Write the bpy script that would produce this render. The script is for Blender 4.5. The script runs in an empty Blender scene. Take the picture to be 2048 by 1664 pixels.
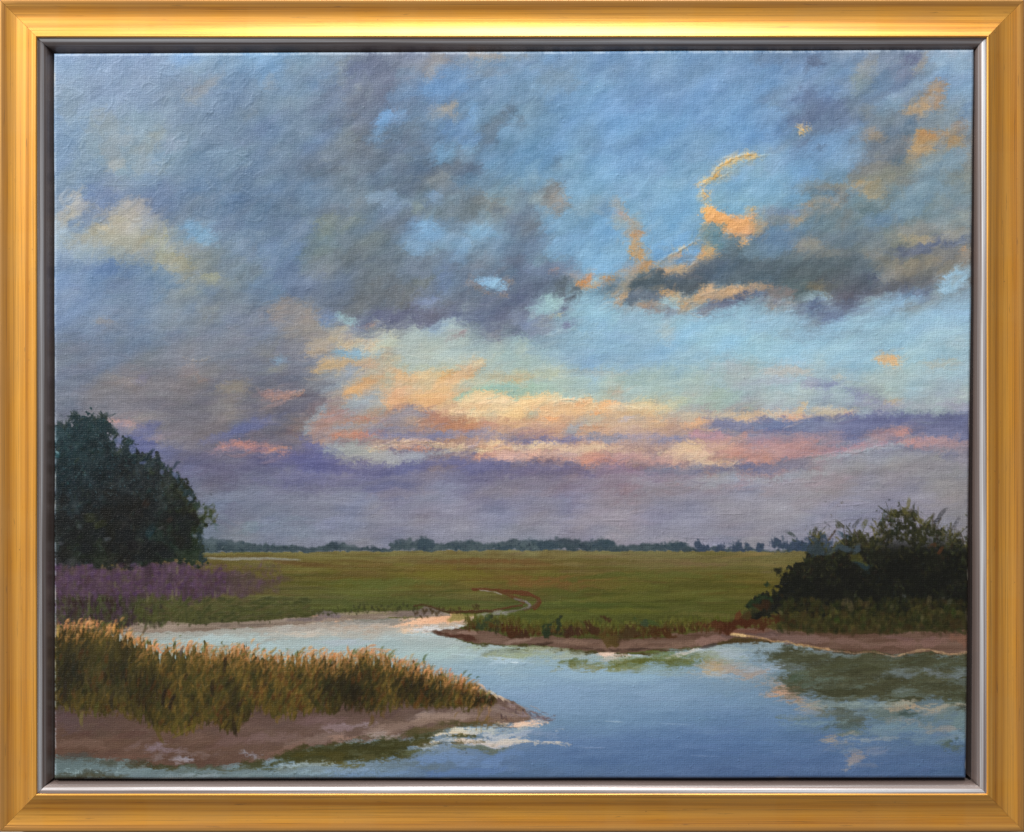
import bpy, math
import numpy as np
from mathutils import Vector, Matrix
S = 0.000415                                          # metres per photograph unit (the frame is 0.85 m wide)
DIST = 1.45                                           # lens to picture plane
scene = bpy.context.scene
COL = scene.collection
# ---------------------------------------------------------------- camera, surroundings, lamps, exposure
cam_d = bpy.data.cameras.new("camera"); cam = bpy.data.objects.new("camera", cam_d); COL.objects.link(cam)
cam.location = (0, -DIST, 0); cam.rotation_euler = (math.radians(90), 0, 0)
cam_d.sensor_fit = 'HORIZONTAL'; cam_d.sensor_width = 36.0; cam_d.lens = 36.0 * DIST / (2048 * S)
cam_d.clip_start = 0.05; cam_d.clip_end = 50
scene.camera = cam
world = bpy.data.worlds.new("World"); scene.world = world; world.use_nodes = True
bg = world.node_tree.nodes["Background"]
bg.inputs[0].default_value = (0.97, 0.97, 1.0, 1); bg.inputs[1].default_value = 0.21
def lamp(name, loc, target, size, power, col, shape='DISK'):
    d = bpy.data.lights.new(name, 'AREA'); d.shape = shape; d.size = size; d.energy = power; d.color = col
    o = bpy.data.objects.new(name, d); COL.objects.link(o); o.location = loc
    o.rotation_euler = (Vector(target) - Vector(loc)).to_track_quat('-Z', 'Y').to_euler()
    return o
KEYDIR = Vector((-0.66, -0.52, 0.54)).normalized()
lamp("window_light", KEYDIR * 6.5, (0, 0, 0), 0.9, 470, (1.0, 0.985, 0.95))
lamp("ceiling_light", (0.1, -2.4, 4.3), (0, 0, 0), 1.2, 150, (1.0, 0.985, 0.96))
scene.view_settings.view_transform = 'Standard'; scene.view_settings.look = 'None'
scene.view_settings.exposure = 0.0; scene.view_settings.gamma = 1.0
scene.cycles.max_bounces = 6

# ---------------------------------------------------------------- helpers
def wx(X, d=0.0): return (X - 1024) * S * (DIST + d) / DIST          # where a spot seen at X stands when it lies d behind the picture plane
def wz(Y, d=0.0): return (832 - Y) * S * (DIST + d) / DIST
def mesh_obj(name, verts, faces, mat, parent=None, smooth=False):
    me = bpy.data.meshes.new(name); me.from_pydata(verts, [], faces); me.update()
    if smooth: me.polygons.foreach_set('use_smooth', [True] * len(me.polygons))
    o = bpy.data.objects.new(name, me); COL.objects.link(o)
    if mat: me.materials.append(mat)
    if parent: o.parent = parent
    return o
class NT:
    def __init__(s, name):
        s.m = bpy.data.materials.new(name); s.m.use_nodes = True; s.t = s.m.node_tree; s.b = s.t.nodes["Principled BSDF"]
    def n(s, typ, **kw):
        q = s.t.nodes.new(typ)
        for k, v in kw.items():
            if k.startswith('i_'): q.inputs[int(k[2:])].default_value = v
            else: setattr(q, k, v)
        return q
    def l(s, a, b): s.t.links.new(a, b)
    def noise(s, vec, scale, detail=4, rough=.6):
        q = s.n('ShaderNodeTexNoise'); q.inputs['Scale'].default_value = scale; q.inputs['Detail'].default_value = detail; q.inputs['Roughness'].default_value = rough
        s.l(vec, q.inputs['Vector']); return q.outputs['Fac']
    def mapping(s, scale, src='Object'):
        tc = s.n('ShaderNodeTexCoord'); mp = s.n('ShaderNodeMapping'); mp.inputs['Scale'].default_value = scale
        s.l(tc.outputs[src], mp.inputs['Vector']); return mp.outputs['Vector']
    def ramp(s, fac, stops):
        q = s.n('ShaderNodeValToRGB'); e = q.color_ramp.elements
        while len(e) < len(stops): e.new(0.5)
        for k, (p, c) in enumerate(stops): e[k].position = p; e[k].color = (*c, 1)
        s.l(fac, q.inputs['Fac']); return q.outputs['Color']
    def mix(s, fac, a, b, mode='MIX'):
        q = s.n('ShaderNodeMix', data_type='RGBA', blend_type=mode)
        for v, i in ((fac, 0), (a, 6), (b, 7)):
            if isinstance(v, (int, float)): q.inputs[i].default_value = v
            elif isinstance(v, tuple): q.inputs[i].default_value = (*v, 1)
            else: s.l(v, q.inputs[i])
        return q.outputs[2]
    def math(s, op, a, b=0.0):
        q = s.n('ShaderNodeMath', operation=op)
        for v, i in ((a, 0), (b, 1)):
            if isinstance(v, (int, float)): q.inputs[i].default_value = v
            else: s.l(v, q.inputs[i])
        return q.outputs[0]
    def bump(s, h, dist, strength=1.0, normal=None):
        q = s.n('ShaderNodeBump'); q.inputs['Distance'].default_value = dist; q.inputs['Strength'].default_value = strength
        s.l(h, q.inputs['Height'])
        if normal: s.l(normal, q.inputs['Normal'])
        return q.outputs['Normal']

# ---------------------------------------------------------------- materials: brushed gilding, silver leaf, wood, oil paint, wall
def gilt():
    t = NT("gilding")
    v1 = t.mapping((1.2, 240, 240)); v2 = t.mapping((5, 1300, 1300)); v3 = t.mapping((18, 40, 40)); v4 = t.mapping((30, 420, 420)); v5 = t.mapping((9, .5, .5))
    a = t.noise(v1, 1.0, 5, .6); b = t.noise(v2, 1.0, 3, .6); c = t.noise(v3, 1.0, 5); d = t.noise(v4, 1.0, 4, .7); e = t.noise(v5, 1.0, 1)
    base = t.ramp(a, [(.28, (.50, .185, .020)), (.45, (.77, .335, .038)), (.60, (.88, .425, .066)), (.78, (.93, .56, .15))])
    line = t.ramp(b, [(.33, (0, 0, 0)), (.45, (1, 1, 1))])
    base = t.mix(t.math('MULTIPLY', t.math('SUBTRACT', 1.0, line), .75), base, (.26, .12, .03))
    base = t.mix(t.math('MULTIPLY', t.ramp(c, [(.4, (0, 0, 0)), (.75, (1, 1, 1))]), .35), base, (.58, .30, .10))
    base = t.mix(t.math('MULTIPLY', t.ramp(d, [(.64, (0, 0, 0)), (.70, (1, 1, 1))]), .6), base, (.28, .14, .045))
    nick = t.noise(t.mapping((140, 330, 330)), 1.0, 2, .5)
    base = t.mix(t.math('MULTIPLY', t.ramp(nick, [(.75, (0, 0, 0)), (.78, (1, 1, 1))]), .6), base, (.20, .085, .04))
    base = t.mix(t.math('MULTIPLY', t.ramp(e, [(.50, (0, 0, 0)), (.52, (1, 1, 1))]), .035), base, (.85, .62, .26))
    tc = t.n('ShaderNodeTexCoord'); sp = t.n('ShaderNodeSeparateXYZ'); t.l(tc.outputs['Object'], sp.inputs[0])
    rim_shade = t.ramp(t.math('ADD', t.math('MULTIPLY', sp.outputs['Y'], 100.0), t.math('MULTIPLY', a, .5)), [(.55, (1, 1, 1)), (.95, (0, 0, 0))])   # shade along the outer rim, mixed into the gold as brown
    base = t.mix(t.math('MULTIPLY', rim_shade, .62), base, (.36, .17, .055))
    t.l(base, t.b.inputs['Base Color'])
    t.b.inputs['Metallic'].default_value = .55
    t.l(t.math('ADD', t.math('MULTIPLY', a, .18), .30), t.b.inputs['Roughness'])
    t.b.inputs['Coat Weight'].default_value = .42; t.b.inputs['Coat Roughness'].default_value = .30
    hgt = t.math('ADD', t.math('MULTIPLY', a, .6), t.math('ADD', t.math('MULTIPLY', b, .5), t.math('MULTIPLY', d, .2)))
    t.l(t.bump(hgt, .00025, .6), t.b.inputs['Normal'])
    return t.m
def silver():
    t = NT("silver_leaf")
    v1 = t.mapping((1.5, 300, 300)); v2 = t.mapping((4, 1100, 1100))
    a = t.noise(v1, 1.0, 5, .65); b = t.noise(v2, 1.0, 3, .6)
    base = t.ramp(a, [(.30, (.11, .065, .052)), (.48, (.33, .285, .275)), (.64, (.78, .80, .84))])
    base = t.mix(t.math('MULTIPLY', t.ramp(b, [(.36, (1, 1, 1)), (.48, (0, 0, 0))]), .35), base, (.26, .17, .13))
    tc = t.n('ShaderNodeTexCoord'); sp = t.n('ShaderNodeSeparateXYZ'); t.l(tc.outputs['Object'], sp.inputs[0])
    deep = t.ramp(t.math('ADD', t.math('MULTIPLY', sp.outputs['Z'], -100.0), t.math('MULTIPLY', a, .3)), [(.52, (0, 0, 0)), (.86, (1, 1, 1))])   # silver on the shoulder, turning brown with depth below it
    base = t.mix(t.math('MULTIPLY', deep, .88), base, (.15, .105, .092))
    t.l(base, t.b.inputs['Base Color']); t.b.inputs['Metallic'].default_value = .45
    t.b.inputs['Roughness'].default_value = .34
    t.l(t.bump(t.math('ADD', a, b), .00015, .5), t.b.inputs['Normal'])
    return t.m
def wood():
    t = NT("dark_stained_wood")
    a = t.noise(t.mapping((2, 90, 90)), 1.0, 4)
    t.l(t.ramp(a, [(.3, (.16, .075, .03)), (.7, (.30, .15, .06))]), t.b.inputs['Base Color']); t.b.inputs['Roughness'].default_value = .5
    return t.m
def paint_mat():
    t = NT("oil_paint_on_linen")
    at = t.n('ShaderNodeAttribute', attribute_name='paint'); t.l(at.outputs['Color'], t.b.inputs['Base Color'])
    v = t.mapping((1, 1, 1))
    n1 = t.noise(v, 950, 3, .7); n2 = t.noise(v, 420, 4, .65)
    def thread(axis, seed):
        q = t.n('ShaderNodeTexWave', wave_type='BANDS', bands_direction=axis, wave_profile='SIN'); t.l(v, q.inputs['Vector'])
        q.inputs['Scale'].default_value = 172; q.inputs['Distortion'].default_value = 3.5; q.inputs['Detail'].default_value = 2; q.inputs['Detail Scale'].default_value = 1.6; q.inputs['Phase Offset'].default_value = seed
        return q.outputs['Fac']
    w = t.math('ADD', thread('X', 0), thread('Z', 2))
    w1 = t.noise(t.mapping((240, 1, 1500)), 1.0, 2); w2 = t.noise(t.mapping((1500, 1, 240)), 1.0, 2)
    h = t.math('ADD', t.math('MULTIPLY', w, .13), t.math('ADD', t.math('MULTIPLY', t.math('ADD', w1, w2), .42), t.math('ADD', t.math('MULTIPLY', n1, .85), t.math('MULTIPLY', n2, .35))))
    t.l(t.bump(h, .00042, .75), t.b.inputs['Normal'])
    t.b.inputs['Specular IOR Level'].default_value = .30
    t.l(t.math('ADD', t.math('MULTIPLY', n2, .3), .27), t.b.inputs['Roughness'])
    return t.m
def plaster():
    t = NT("wall_paint")
    a = t.noise(t.mapping((1, 1, 1)), 60, 5)
    t.l(t.ramp(a, [(.3, (.42, .36, .31)), (.7, (.50, .44, .38))]), t.b.inputs['Base Color']); t.b.inputs['Roughness'].default_value = .8
    t.l(t.bump(a, .001, .4), t.b.inputs['Normal'])
    return t.m
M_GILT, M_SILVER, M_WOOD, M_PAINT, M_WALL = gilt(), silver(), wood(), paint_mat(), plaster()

# ---------------------------------------------------------------- the wall behind
wy = 0.042
wall = mesh_obj('wall', [(-2.5, wy, -1.6), (2.5, wy, -1.6), (2.5, wy, 1.6), (-2.5, wy, 1.6)], [(0, 1, 2, 3)], M_WALL)
wall['kind'] = 'structure'; wall['label'] = 'plain pale wall behind the framed painting'; wall['category'] = 'wall'

# ---------------------------------------------------------------- the framed painting
root = bpy.data.objects.new('framed_painting', None); COL.objects.link(root)
root.location = (0, 0.04, wz(1663))
root['label'] = 'marsh landscape oil painting on canvas in a gold and silver floater frame'; root['category'] = 'painting'
bpy.context.view_layer.update()
def adopt(o):
    o.parent = root; o.matrix_parent_inverse = root.matrix_world.inverted()

FX0, FX1, FY0, FY1 = -4.5, 2052.0, -3.6, 1665.8            # outer edges of the frame in photograph units
RW = 78.2                                              # rail width
def rail_profile():
    """(inset from the outer edge, distance behind the front plane), metres: side, rim, hollow, crease, rising slope, nosing"""
    u = S
    P = [(0.0, .038), (0.0, .0052), (.5 * u, .0045), (1.4 * u, .0042), (3 * u, .0041), (9 * u, .0042), (10.0 * u, .0044), (12.0 * u, .00445)]
    for k in range(1, 11):                             # shallow outer hollow
        t = k / 10; P.append(((12 + 20 * t) * u, .0045 + .0011 * (1 - (1 - t) ** 2)))
    for k in range(1, 17):                             # slope rising to the inner edge
        t = k / 16; P.append(((32 + 42.5 * t) * u, .0056 - .0055 * t ** 1.65))
    P += [(75.6 * u, 0), (76.8 * u, .0002), (77.8 * u, .0007), (RW * u, .0014)]
    return P
def lip_profile():
    u = S
    P = [(RW * u, .0016), (RW * u + .0002, .0020)]
    for k in range(1, 21):                             # silver shoulder rolling over and down under the canvas
        t = k / 20
        P.append((RW * u + .0002 + .0150 * t, .0020 + .0210 * t ** 1.85))
    P.append((RW * u + .017, .0235))
    P.append((RW * u + .034, .0238))
    return P
def rail(name, half, profile, mat, bend, seed):
    """a mitred length of moulding along local X; the profile's inset runs along local +Y (towards the picture), depth along -Z"""
    r = np.random.RandomState(seed); NS = 60; V = []; F = []; gap = .00010
    n = len(profile)
    ph = r.rand(4) * 6
    for i in range(NS + 1):
        t = -1 + 2 * i / NS
        for k, (w, d) in enumerate(profile):
            wob = bend * (math.sin(t * 2.1 + ph[0]) + .5 * math.sin(t * 5.3 + ph[1]))
            V.append((t * (half - w - gap), w + wob * (1 if k > 1 else 0), -d))
    for i in range(NS):
        for k in range(n - 1):
            a = i * n + k; F.append((a, a + 1, a + n + 1, a + n))
    F.append(tuple(range(n))); F.append(tuple(NS * n + k for k in reversed(range(n))))
    o = mesh_obj(name, V, F, mat, None, True)
    me = o.data
    sm_ = [True] * (len(F) - 2) + [False] * 2; me.polygons.foreach_set('use_smooth', sm_)
    me.set_sharp_from_angle(angle=math.radians(34))
    return o
cx, cz = (wx(FX0) + wx(FX1)) / 2, (wz(FY0) + wz(FY1)) / 2
hw, hh = (wx(FX1) - wx(FX0)) / 2, (wz(FY0) - wz(FY1)) / 2
# local X -> along, local Y -> inward, local Z -> towards the viewer (-Y world)
SIDES = [((0, 0, hh), (-1, 0, 0), (0, 0, -1), hw, 'upper gold rail with a bright yellow gleam'), ((-hw, 0, 0), (0, 0, -1), (1, 0, 0), hh, 'left gold rail with a pale shine down its hollow'),
         ((0, 0, -hh), (1, 0, 0), (0, 0, 1), hw, 'lower gold rail, deep orange gold'), ((hw, 0, 0), (0, 0, 1), (-1, 0, 0), hh, 'right gold rail, brownish gold')]
for k, (off, ax, inw, half, lab) in enumerate(SIDES):
    ax, inw = Vector(ax), Vector(inw); zz = ax.cross(inw)
    Mx = Matrix((ax, inw, zz)).transposed().to_4x4(); Mx.translation = Vector((cx, 0, cz)) + Vector(off)
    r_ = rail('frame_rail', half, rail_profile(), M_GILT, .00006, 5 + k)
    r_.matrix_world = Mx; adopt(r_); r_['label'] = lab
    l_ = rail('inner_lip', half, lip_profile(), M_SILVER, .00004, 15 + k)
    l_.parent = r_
bk = mesh_obj('backing_board', [(cx + sx * (hw - .02), y, cz + sz * (hh - .02)) for y in (.025, .034) for sx, sz in ((-1, -1), (1, -1), (1, 1), (-1, 1))],
              [(0, 1, 2, 3), (7, 6, 5, 4), (0, 4, 5, 1), (1, 5, 6, 2), (2, 6, 7, 3), (3, 7, 4, 0)], M_WOOD)
adopt(bk)

# ---------------------------------------------------------------- the oil paint, laid on stroke by stroke
# Coordinates of the brushwork are in canvas units: x 107..1949, y 98..1559 (about 0.415 mm each).
PW, PH = 1180, 936                                   # paint grid (vertices of the paint film)
rng = np.random.RandomState(7)

def lattice_noise(w, h, sx, sy, seed):
    """smooth value noise, feature size sx, sy in grid cells"""
    r = np.random.RandomState(seed)
    gw, gh = int(w / sx) + 4, int(h / sy) + 4
    g = r.rand(gh, gw).astype(np.float32)
    def ax(n, s):
        t = np.arange(n, dtype=np.float32) / s + 0.37
        i = t.astype(int); f = t - i
        return i, f * f * (3 - 2 * f)
    ix, fx = ax(w, sx); iy, fy = ax(h, sy)
    a = g[iy][:, ix]; b = g[iy][:, ix + 1]; c = g[iy + 1][:, ix]; d = g[iy + 1][:, ix + 1]
    fx = fx[None, :]; fy = fy[:, None]
    return (a * (1 - fx) + b * fx) * (1 - fy) + (c * (1 - fx) + d * fx) * fy

def fbm(sx, sy, seed, octv=4, gain=0.55):
    out = np.zeros((PH, PW), np.float32); amp = 1; tot = 0
    for o in range(octv):
        k = 2.0 ** o
        if min(sx, sy) / k < 1.0: break
        out += amp * lattice_noise(PW, PH, sx / k, sy / k, seed * 31 + o); tot += amp; amp *= gain
    out /= tot
    return (out - out.mean()) / (out.std() + 1e-6)

uu, vv = np.meshgrid(np.linspace(0, 1, PW, dtype=np.float32), np.linspace(0, 1, PH, dtype=np.float32))
XL = 107 + 1 * vv; XR = 1949 - 16 * vv
GX = XL * (1 - uu) + XR * uu
GY = (106 - 8 * uu) * (1 - vv) + (1559 - 2 * uu) * vv
KX, KY = PW / 1840.0, PH / 1456.0                     # grid cells per unit

def to_grid(x, y):
    u = (x - 107) / 1835.0
    v = (y - (106 - 8 * u)) / ((1559 - 2 * u) - (106 - 8 * u))
    u = (x - (107 + v)) / ((1949 - 16 * v) - (107 + v))
    return u * (PW - 1), v * (PH - 1)

N_FINE = fbm(5, 5, 1, 2); N_MID = fbm(16, 16, 2, 4); N_BIG = fbm(60, 60, 3, 5); N_DIAG = None
N_X = fbm(26, 26, 4, 4); N_Y = fbm(26, 26, 5, 4)
N_H = fbm(40, 4, 6, 3); N_V = fbm(3, 22, 8, 3)
# canvas weave seen through thin paint: two thread directions with uneven threads
WEAVE = 0.5 * lattice_noise(PW, PH, 2.0, 7.0, 91) + 0.5 * lattice_noise(PW, PH, 7.0, 2.0, 92) + 0.35 * lattice_noise(PW, PH, 1.3, 1.3, 93)
WEAVE = (WEAVE - WEAVE.mean()) / WEAVE.std()
BR = [np.convolve(np.random.RandomState(100 + k).rand(2048), [.25, .5, .25], 'same').astype(np.float32) for k in range(6)]

C = np.zeros((PH, PW, 3), np.float32)
HT = np.zeros((PH, PW), np.float32)                   # paint relief, 1 = thick impasto
REG = np.zeros((PH, PW), np.uint8)                    # which painted passage a spot belongs to

def rgb(h):
    if not isinstance(h, str): return np.asarray(h, np.float32)
    return np.array([int(h[i:i + 2], 16) for i in (0, 2, 4)], np.float32) / 255

def sm(t): t = np.clip(t, 0, 1); return t * t * (3 - 2 * t)

def patch(x, y, r):
    gx, gy = to_grid(x, y)
    rx, ry = r * KX + 3, r * KY + 3
    x0, x1 = max(0, int(gx - rx)), min(PW, int(gx + rx) + 1)
    y0, y1 = max(0, int(gy - ry)), min(PH, int(gy + ry) + 1)
    if x1 <= x0 or y1 <= y0: return None
    return slice(y0, y1), slice(x0, x1)

def lay(s, m, col, h=0.0):
    C[s] = C[s] * (1 - m[..., None]) + col * m[..., None]
    if h: HT[s] = HT[s] * (1 - 0.6 * m) + h * m

def blob(x, y, rx, ry, ang, col, a=0.8, rough=0.6, soft=0.85, dry=0.5, h=0.0):
    """a dab scrubbed on with a soft brush: ragged soft edge, thinner where the weave is low"""
    s = patch(x, y, max(rx, ry) * 1.7 + 4)
    if s is None: return
    X = GX[s] - x; Y = -(GY[s] - y)
    t = math.radians(ang); c, sn = math.cos(t), math.sin(t)
    rr = min(rx, ry)
    X = X + N_X[s] * rough * rr * 0.55; Y = Y + N_Y[s] * rough * rr * 0.55
    u = (X * c + Y * sn) / rx; v = (-X * sn + Y * c) / ry
    d = np.sqrt(u * u + v * v) + rough * (0.30 * N_MID[s] + 0.10 * N_FINE[s]) + dry * 0.22 * WEAVE[s]
    m = sm((1 + soft * 0.5 - d) / max(soft, 0.05)) * a
    lay(s, m, rgb(col), h)

def stroke(x, y, ln, wd, ang, col, a=0.9, bend=0.0, dry=0.3, h=0.35, taper=0.6, reg=0, seed=None):
    """one bristle stroke centred on x, y; bend bows it; dry lets the weave show"""
    s = patch(x, y, ln * 0.56 + wd + abs(bend) + 2)
    if s is None: return
    X = GX[s] - x; Y = -(GY[s] - y)
    t = math.radians(ang); c, sn = math.cos(t), math.sin(t)
    u = (X * c + Y * sn) / (ln * 0.5); v = (-X * sn + Y * c) - bend * (1 - u * u)
    w = wd * 0.5
    k = rng.randint(6) if seed is None else seed % 6; off = rng.randint(1500)
    b = BR[k][np.clip((v * 1.1 + off + 60).astype(int), 0, 2047)]
    env = w * (1 - taper * np.clip(np.abs(u), 0, 1) ** 2.5)
    m = sm((env - np.abs(v)) / max(0.9, w * 0.35) + 0.4) * sm((1.02 - np.abs(u) - 0.25 * (b - 0.5)) * ln / (wd + 4) * 0.7)
    m = m * (1 - dry * sm(0.5 - 0.45 * WEAVE[s] + 0.6 * (np.abs(u) - 0.6))) * (0.72 + 0.28 * b) * a
    lay(s, m, rgb(col))
    if h: HT[s] += m * ((b - 0.45) * 1.3 * h + 0.25 * h)
    if reg: REG[s][m > 0.45] = reg

def line(pts, wd, col, a=0.9, rough=0.8, dry=0.3, h=0.3, reg=0, soft=1.2):
    """a drawn line through points, its edge ragged"""
    P = np.array(pts, np.float32)
    x0, y0 = P.min(0); x1, y1 = P.max(0)
    s = patch((x0 + x1) / 2, (y0 + y1) / 2, max(x1 - x0, y1 - y0) / 2 + wd + 6)
    if s is None: return
    X = GX[s] + N_X[s] * rough; Y = GY[s] + N_Y[s] * rough
    d = np.full(X.shape, 1e9, np.float32)
    for (ax_, ay), (bx, by) in zip(P[:-1], P[1:]):
        ex, ey = bx - ax_, by - ay; L = ex * ex + ey * ey + 1e-6
        t = np.clip(((X - ax_) * ex + (Y - ay) * ey) / L, 0, 1)
        d = np.minimum(d, np.hypot(X - ax_ - t * ex, Y - ay - t * ey))
    m = sm((wd * 0.5 * (1 + 0.25 * N_MID[s]) - d) / soft + 0.5) * a * (1 - dry * sm(0.4 - 0.5 * WEAVE[s]))
    lay(s, m, rgb(col)); HT[s] += m * h
    if reg: REG[s][m > 0.45] = reg

def pmask(pts, rough=3.0, fine=1.0, soft=2.5, nx=None, ny=None):
    """soft mask of a ragged polygon over the whole canvas"""
    X = GX + (N_X * 0.6 + N_MID * 0.7) * rough + N_FINE * fine
    Y = GY + (N_Y * 0.8) * rough + N_FINE * fine
    P = np.array(pts, np.float32); n = len(P)
    ins = np.zeros(X.shape, bool); d = np.full(X.shape, 1e9, np.float32)
    ya, yb = P[:, 1].min() - 40, P[:, 1].max() + 40; xa, xb = P[:, 0].min() - 40, P[:, 0].max() + 40
    rows = np.where((GY[:, 0] > ya) & (GY[:, 0] < yb + 10))[0]; cols = np.where((GX[0] > xa) & (GX[0] < xb + 20))[0]
    s = (slice(rows[0], rows[-1] + 1), slice(cols[0], cols[-1] + 1))
    X = X[s]; Y = Y[s]; ins = ins[s]; d = d[s]
    for i in range(n):
        (ax_, ay), (bx, by) = P[i], P[(i + 1) % n]
        if ay != by:
            cr = ((ay > Y) != (by > Y)) & (X < (bx - ax_) * (Y - ay) / (by - ay) + ax_)
            ins ^= cr
        ex, ey = bx - ax_, by - ay; L = ex * ex + ey * ey + 1e-6
        t = np.clip(((X - ax_) * ex + (Y - ay) * ey) / L, 0, 1)
        d = np.minimum(d, np.hypot(X - ax_ - t * ex, Y - ay - t * ey))
    m = sm(np.where(ins, d, -d) / soft + 0.5)
    out = np.zeros((PH, PW), np.float32); out[s] = m
    return out

def fill(m, col, a=1.0, reg=0, h=None):
    k = (m * a)[..., None]
    C[:] = C * (1 - k) + (col if isinstance(col, np.ndarray) and col.ndim == 3 else rgb(col)) * k
    if reg: REG[m > 0.5] = reg
    if h is not None: HT[:] = HT * (1 - 0.6 * m) + h * m

def cubic_rows(tab, xs, ys, X, Y):
    """smooth colour field through a coarse table of mixed colours"""
    T = np.array([[rgb(c) for c in r.split()] for r in tab], np.float32)
    def w(v, g):
        v = np.clip(v, g[0], g[-1] - 1e-3); i = np.clip(np.searchsorted(g, v, side='right') - 1, 0, len(g) - 2)
        f = (v - g[i]) / (g[i + 1] - g[i]); return i, sm(f) * 0.6 + f * 0.4
    ix, fx = w(X, np.array(xs, np.float32)); iy, fy = w(Y, np.array(ys, np.float32))
    fx = fx[..., None].astype(np.float32); fy = fy[..., None].astype(np.float32)
    return (T[iy, ix] * (1 - fx) + T[iy, ix + 1] * fx) * (1 - fy) + (T[iy + 1, ix] * (1 - fx) + T[iy + 1, ix + 1] * fx) * fy

def dabs(text, **kw):
    for ln_ in text.strip().splitlines():
        for q in ln_.split(';'):
            q = q.split()
            if not q: continue
            x, y, rx, ry, an = map(float, q[:5])
            blob(x, y, rx, ry, an, q[5], float(q[6]) if len(q) > 6 else 0.8, **kw)

def scumble(n, box, ln, wd, ang, jit, a, hj, inside=None, h=0.3, dry=0.35, pull=8, bendk=0.12):
    """many loose strokes that pick up the colour lying near them and shift it a little"""
    for _ in range(n):
        x = rng.uniform(box[0], box[2]); y = rng.uniform(box[1], box[3])
        gx, gy = to_grid(x + rng.normal(0, pull), y + rng.normal(0, pull * 0.6))
        gx = int(np.clip(gx, 0, PW - 1)); gy = int(np.clip(gy, 0, PH - 1))
        if inside is not None and not inside[gy, gx]: continue
        c = C[gy, gx] + rng.normal(0, jit) + rng.normal(0, jit * 0.45, 3)
        L = ln * rng.uniform(0.5, 1.6)
        stroke(x, y, L, wd * rng.uniform(0.5, 1.5), ang + rng.normal(0, hj), np.clip(c, 0.01, 1), a * rng.uniform(0.5, 1), bend=rng.normal(0, L * bendk), h=h, dry=dry)

# ------------------------------------------------------------------ sky: mixed ground colours
SX = [110, 263, 416, 569, 722, 875, 1028, 1181, 1334, 1487, 1640, 1793, 1946]
SY = [105, 180, 255, 330, 405, 480, 555, 630, 705, 780, 855, 930, 1005, 1080]
SKY = """7f9cc0 7590b5 7094b8 6d97be 6c7a92 80889a 7292b4 6f93b9 6d96bf 6d93bc 728fb2 70849f 8ba3c0
7893b4 7890b0 7089a8 66839f 68768c 6183ab 6d93b4 6b97c2 6b96c6 6a98c8 6888ad 667d9a 7c9fbf
7190b3 7b92a2 7089a4 637e9d 637286 5e7d9f 6790b3 6797c4 6a9ac8 6a9aca 5f7592 6c8196 7a8f9f
6d8cae 7590a3 5f7f9f 5e7897 62778c 5a7691 6591b5 6b9bc2 6fa0cb 7aa3c4 6d9bc4 5c7285 84867b
7890ac 68799a 5b789a 5d7897 657c91 637683 7590a0 70a0c4 72a4cc 74a6c3 6a90ab 6b8083 7690a0
86a0b8 90988f 74889a 5b789a 66757e 7498b8 6d88a0 6fa0c6 76a8cc 6a8390 5e707e 7a8078 6f737a
6c89af 64809f 7c8684 627d9c 636e78 6c7f96 5f6f84 7aa0b8 5b6b78 4e606c 54646e 70706c 6a7078
6c84a8 6c85a5 6d7c8d 66758f 6a7588 67707e 5f6880 86b4c8 8cb4cc 8bb8d0 6f7f92 86b2d0 92bcd8
68768f 6a7688 6c7688 757c8e a8a89c a3b5b0 93b4bb 84aac8 84b0cc 93bccf 92bdd4 92bdd0 98b8c8
6d7484 716f7a 6c6a72 6a6a76 a89c8c c9ab84 b4b49b a0b7ad a0b8b2 a0b4b4 a4b6b8 a0b5b8 a2b6bc
70737e 7c757a 6e6a72 6a6674 9c8880 a88470 c4a080 c09c84 b89c88 8a8494 7a7c98 68709a 6c7090
5f6c7c 5c6288 625f7c 5f5f80 5f608a 6f6c86 736a86 84727e 98807e a4847e 8c8490 8e8c94 8c8c90
505c68 5f6488 6a7088 757c96 7c8096 828298 84849a 88849a 888698 8c8c9e 8b8b9b 8b889a 87868f
50606a 667684 707a8a 767c8e 808294 848498 848898 8c8898 8a8898 8a8a9a 888899 858295 80808c""".splitlines()
C[:] = cubic_rows(SKY, SX, SY, GX + N_X * 16 + N_MID * 5, GY + N_Y * 13 + N_MID * 4)
REG[:] = 1
C += (N_BIG * 0.008 + N_MID * 0.008)[..., None] * np.array([1, .95, .85], np.float32)
scumble(2600, (100, 95, 1960, 700), 60, 20, 32, 0.016, 0.5, 24, h=0.35)
scumble(1300, (100, 640, 1960, 1100), 75, 13, 6, 0.016, 0.5, 10, h=0.35)
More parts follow.
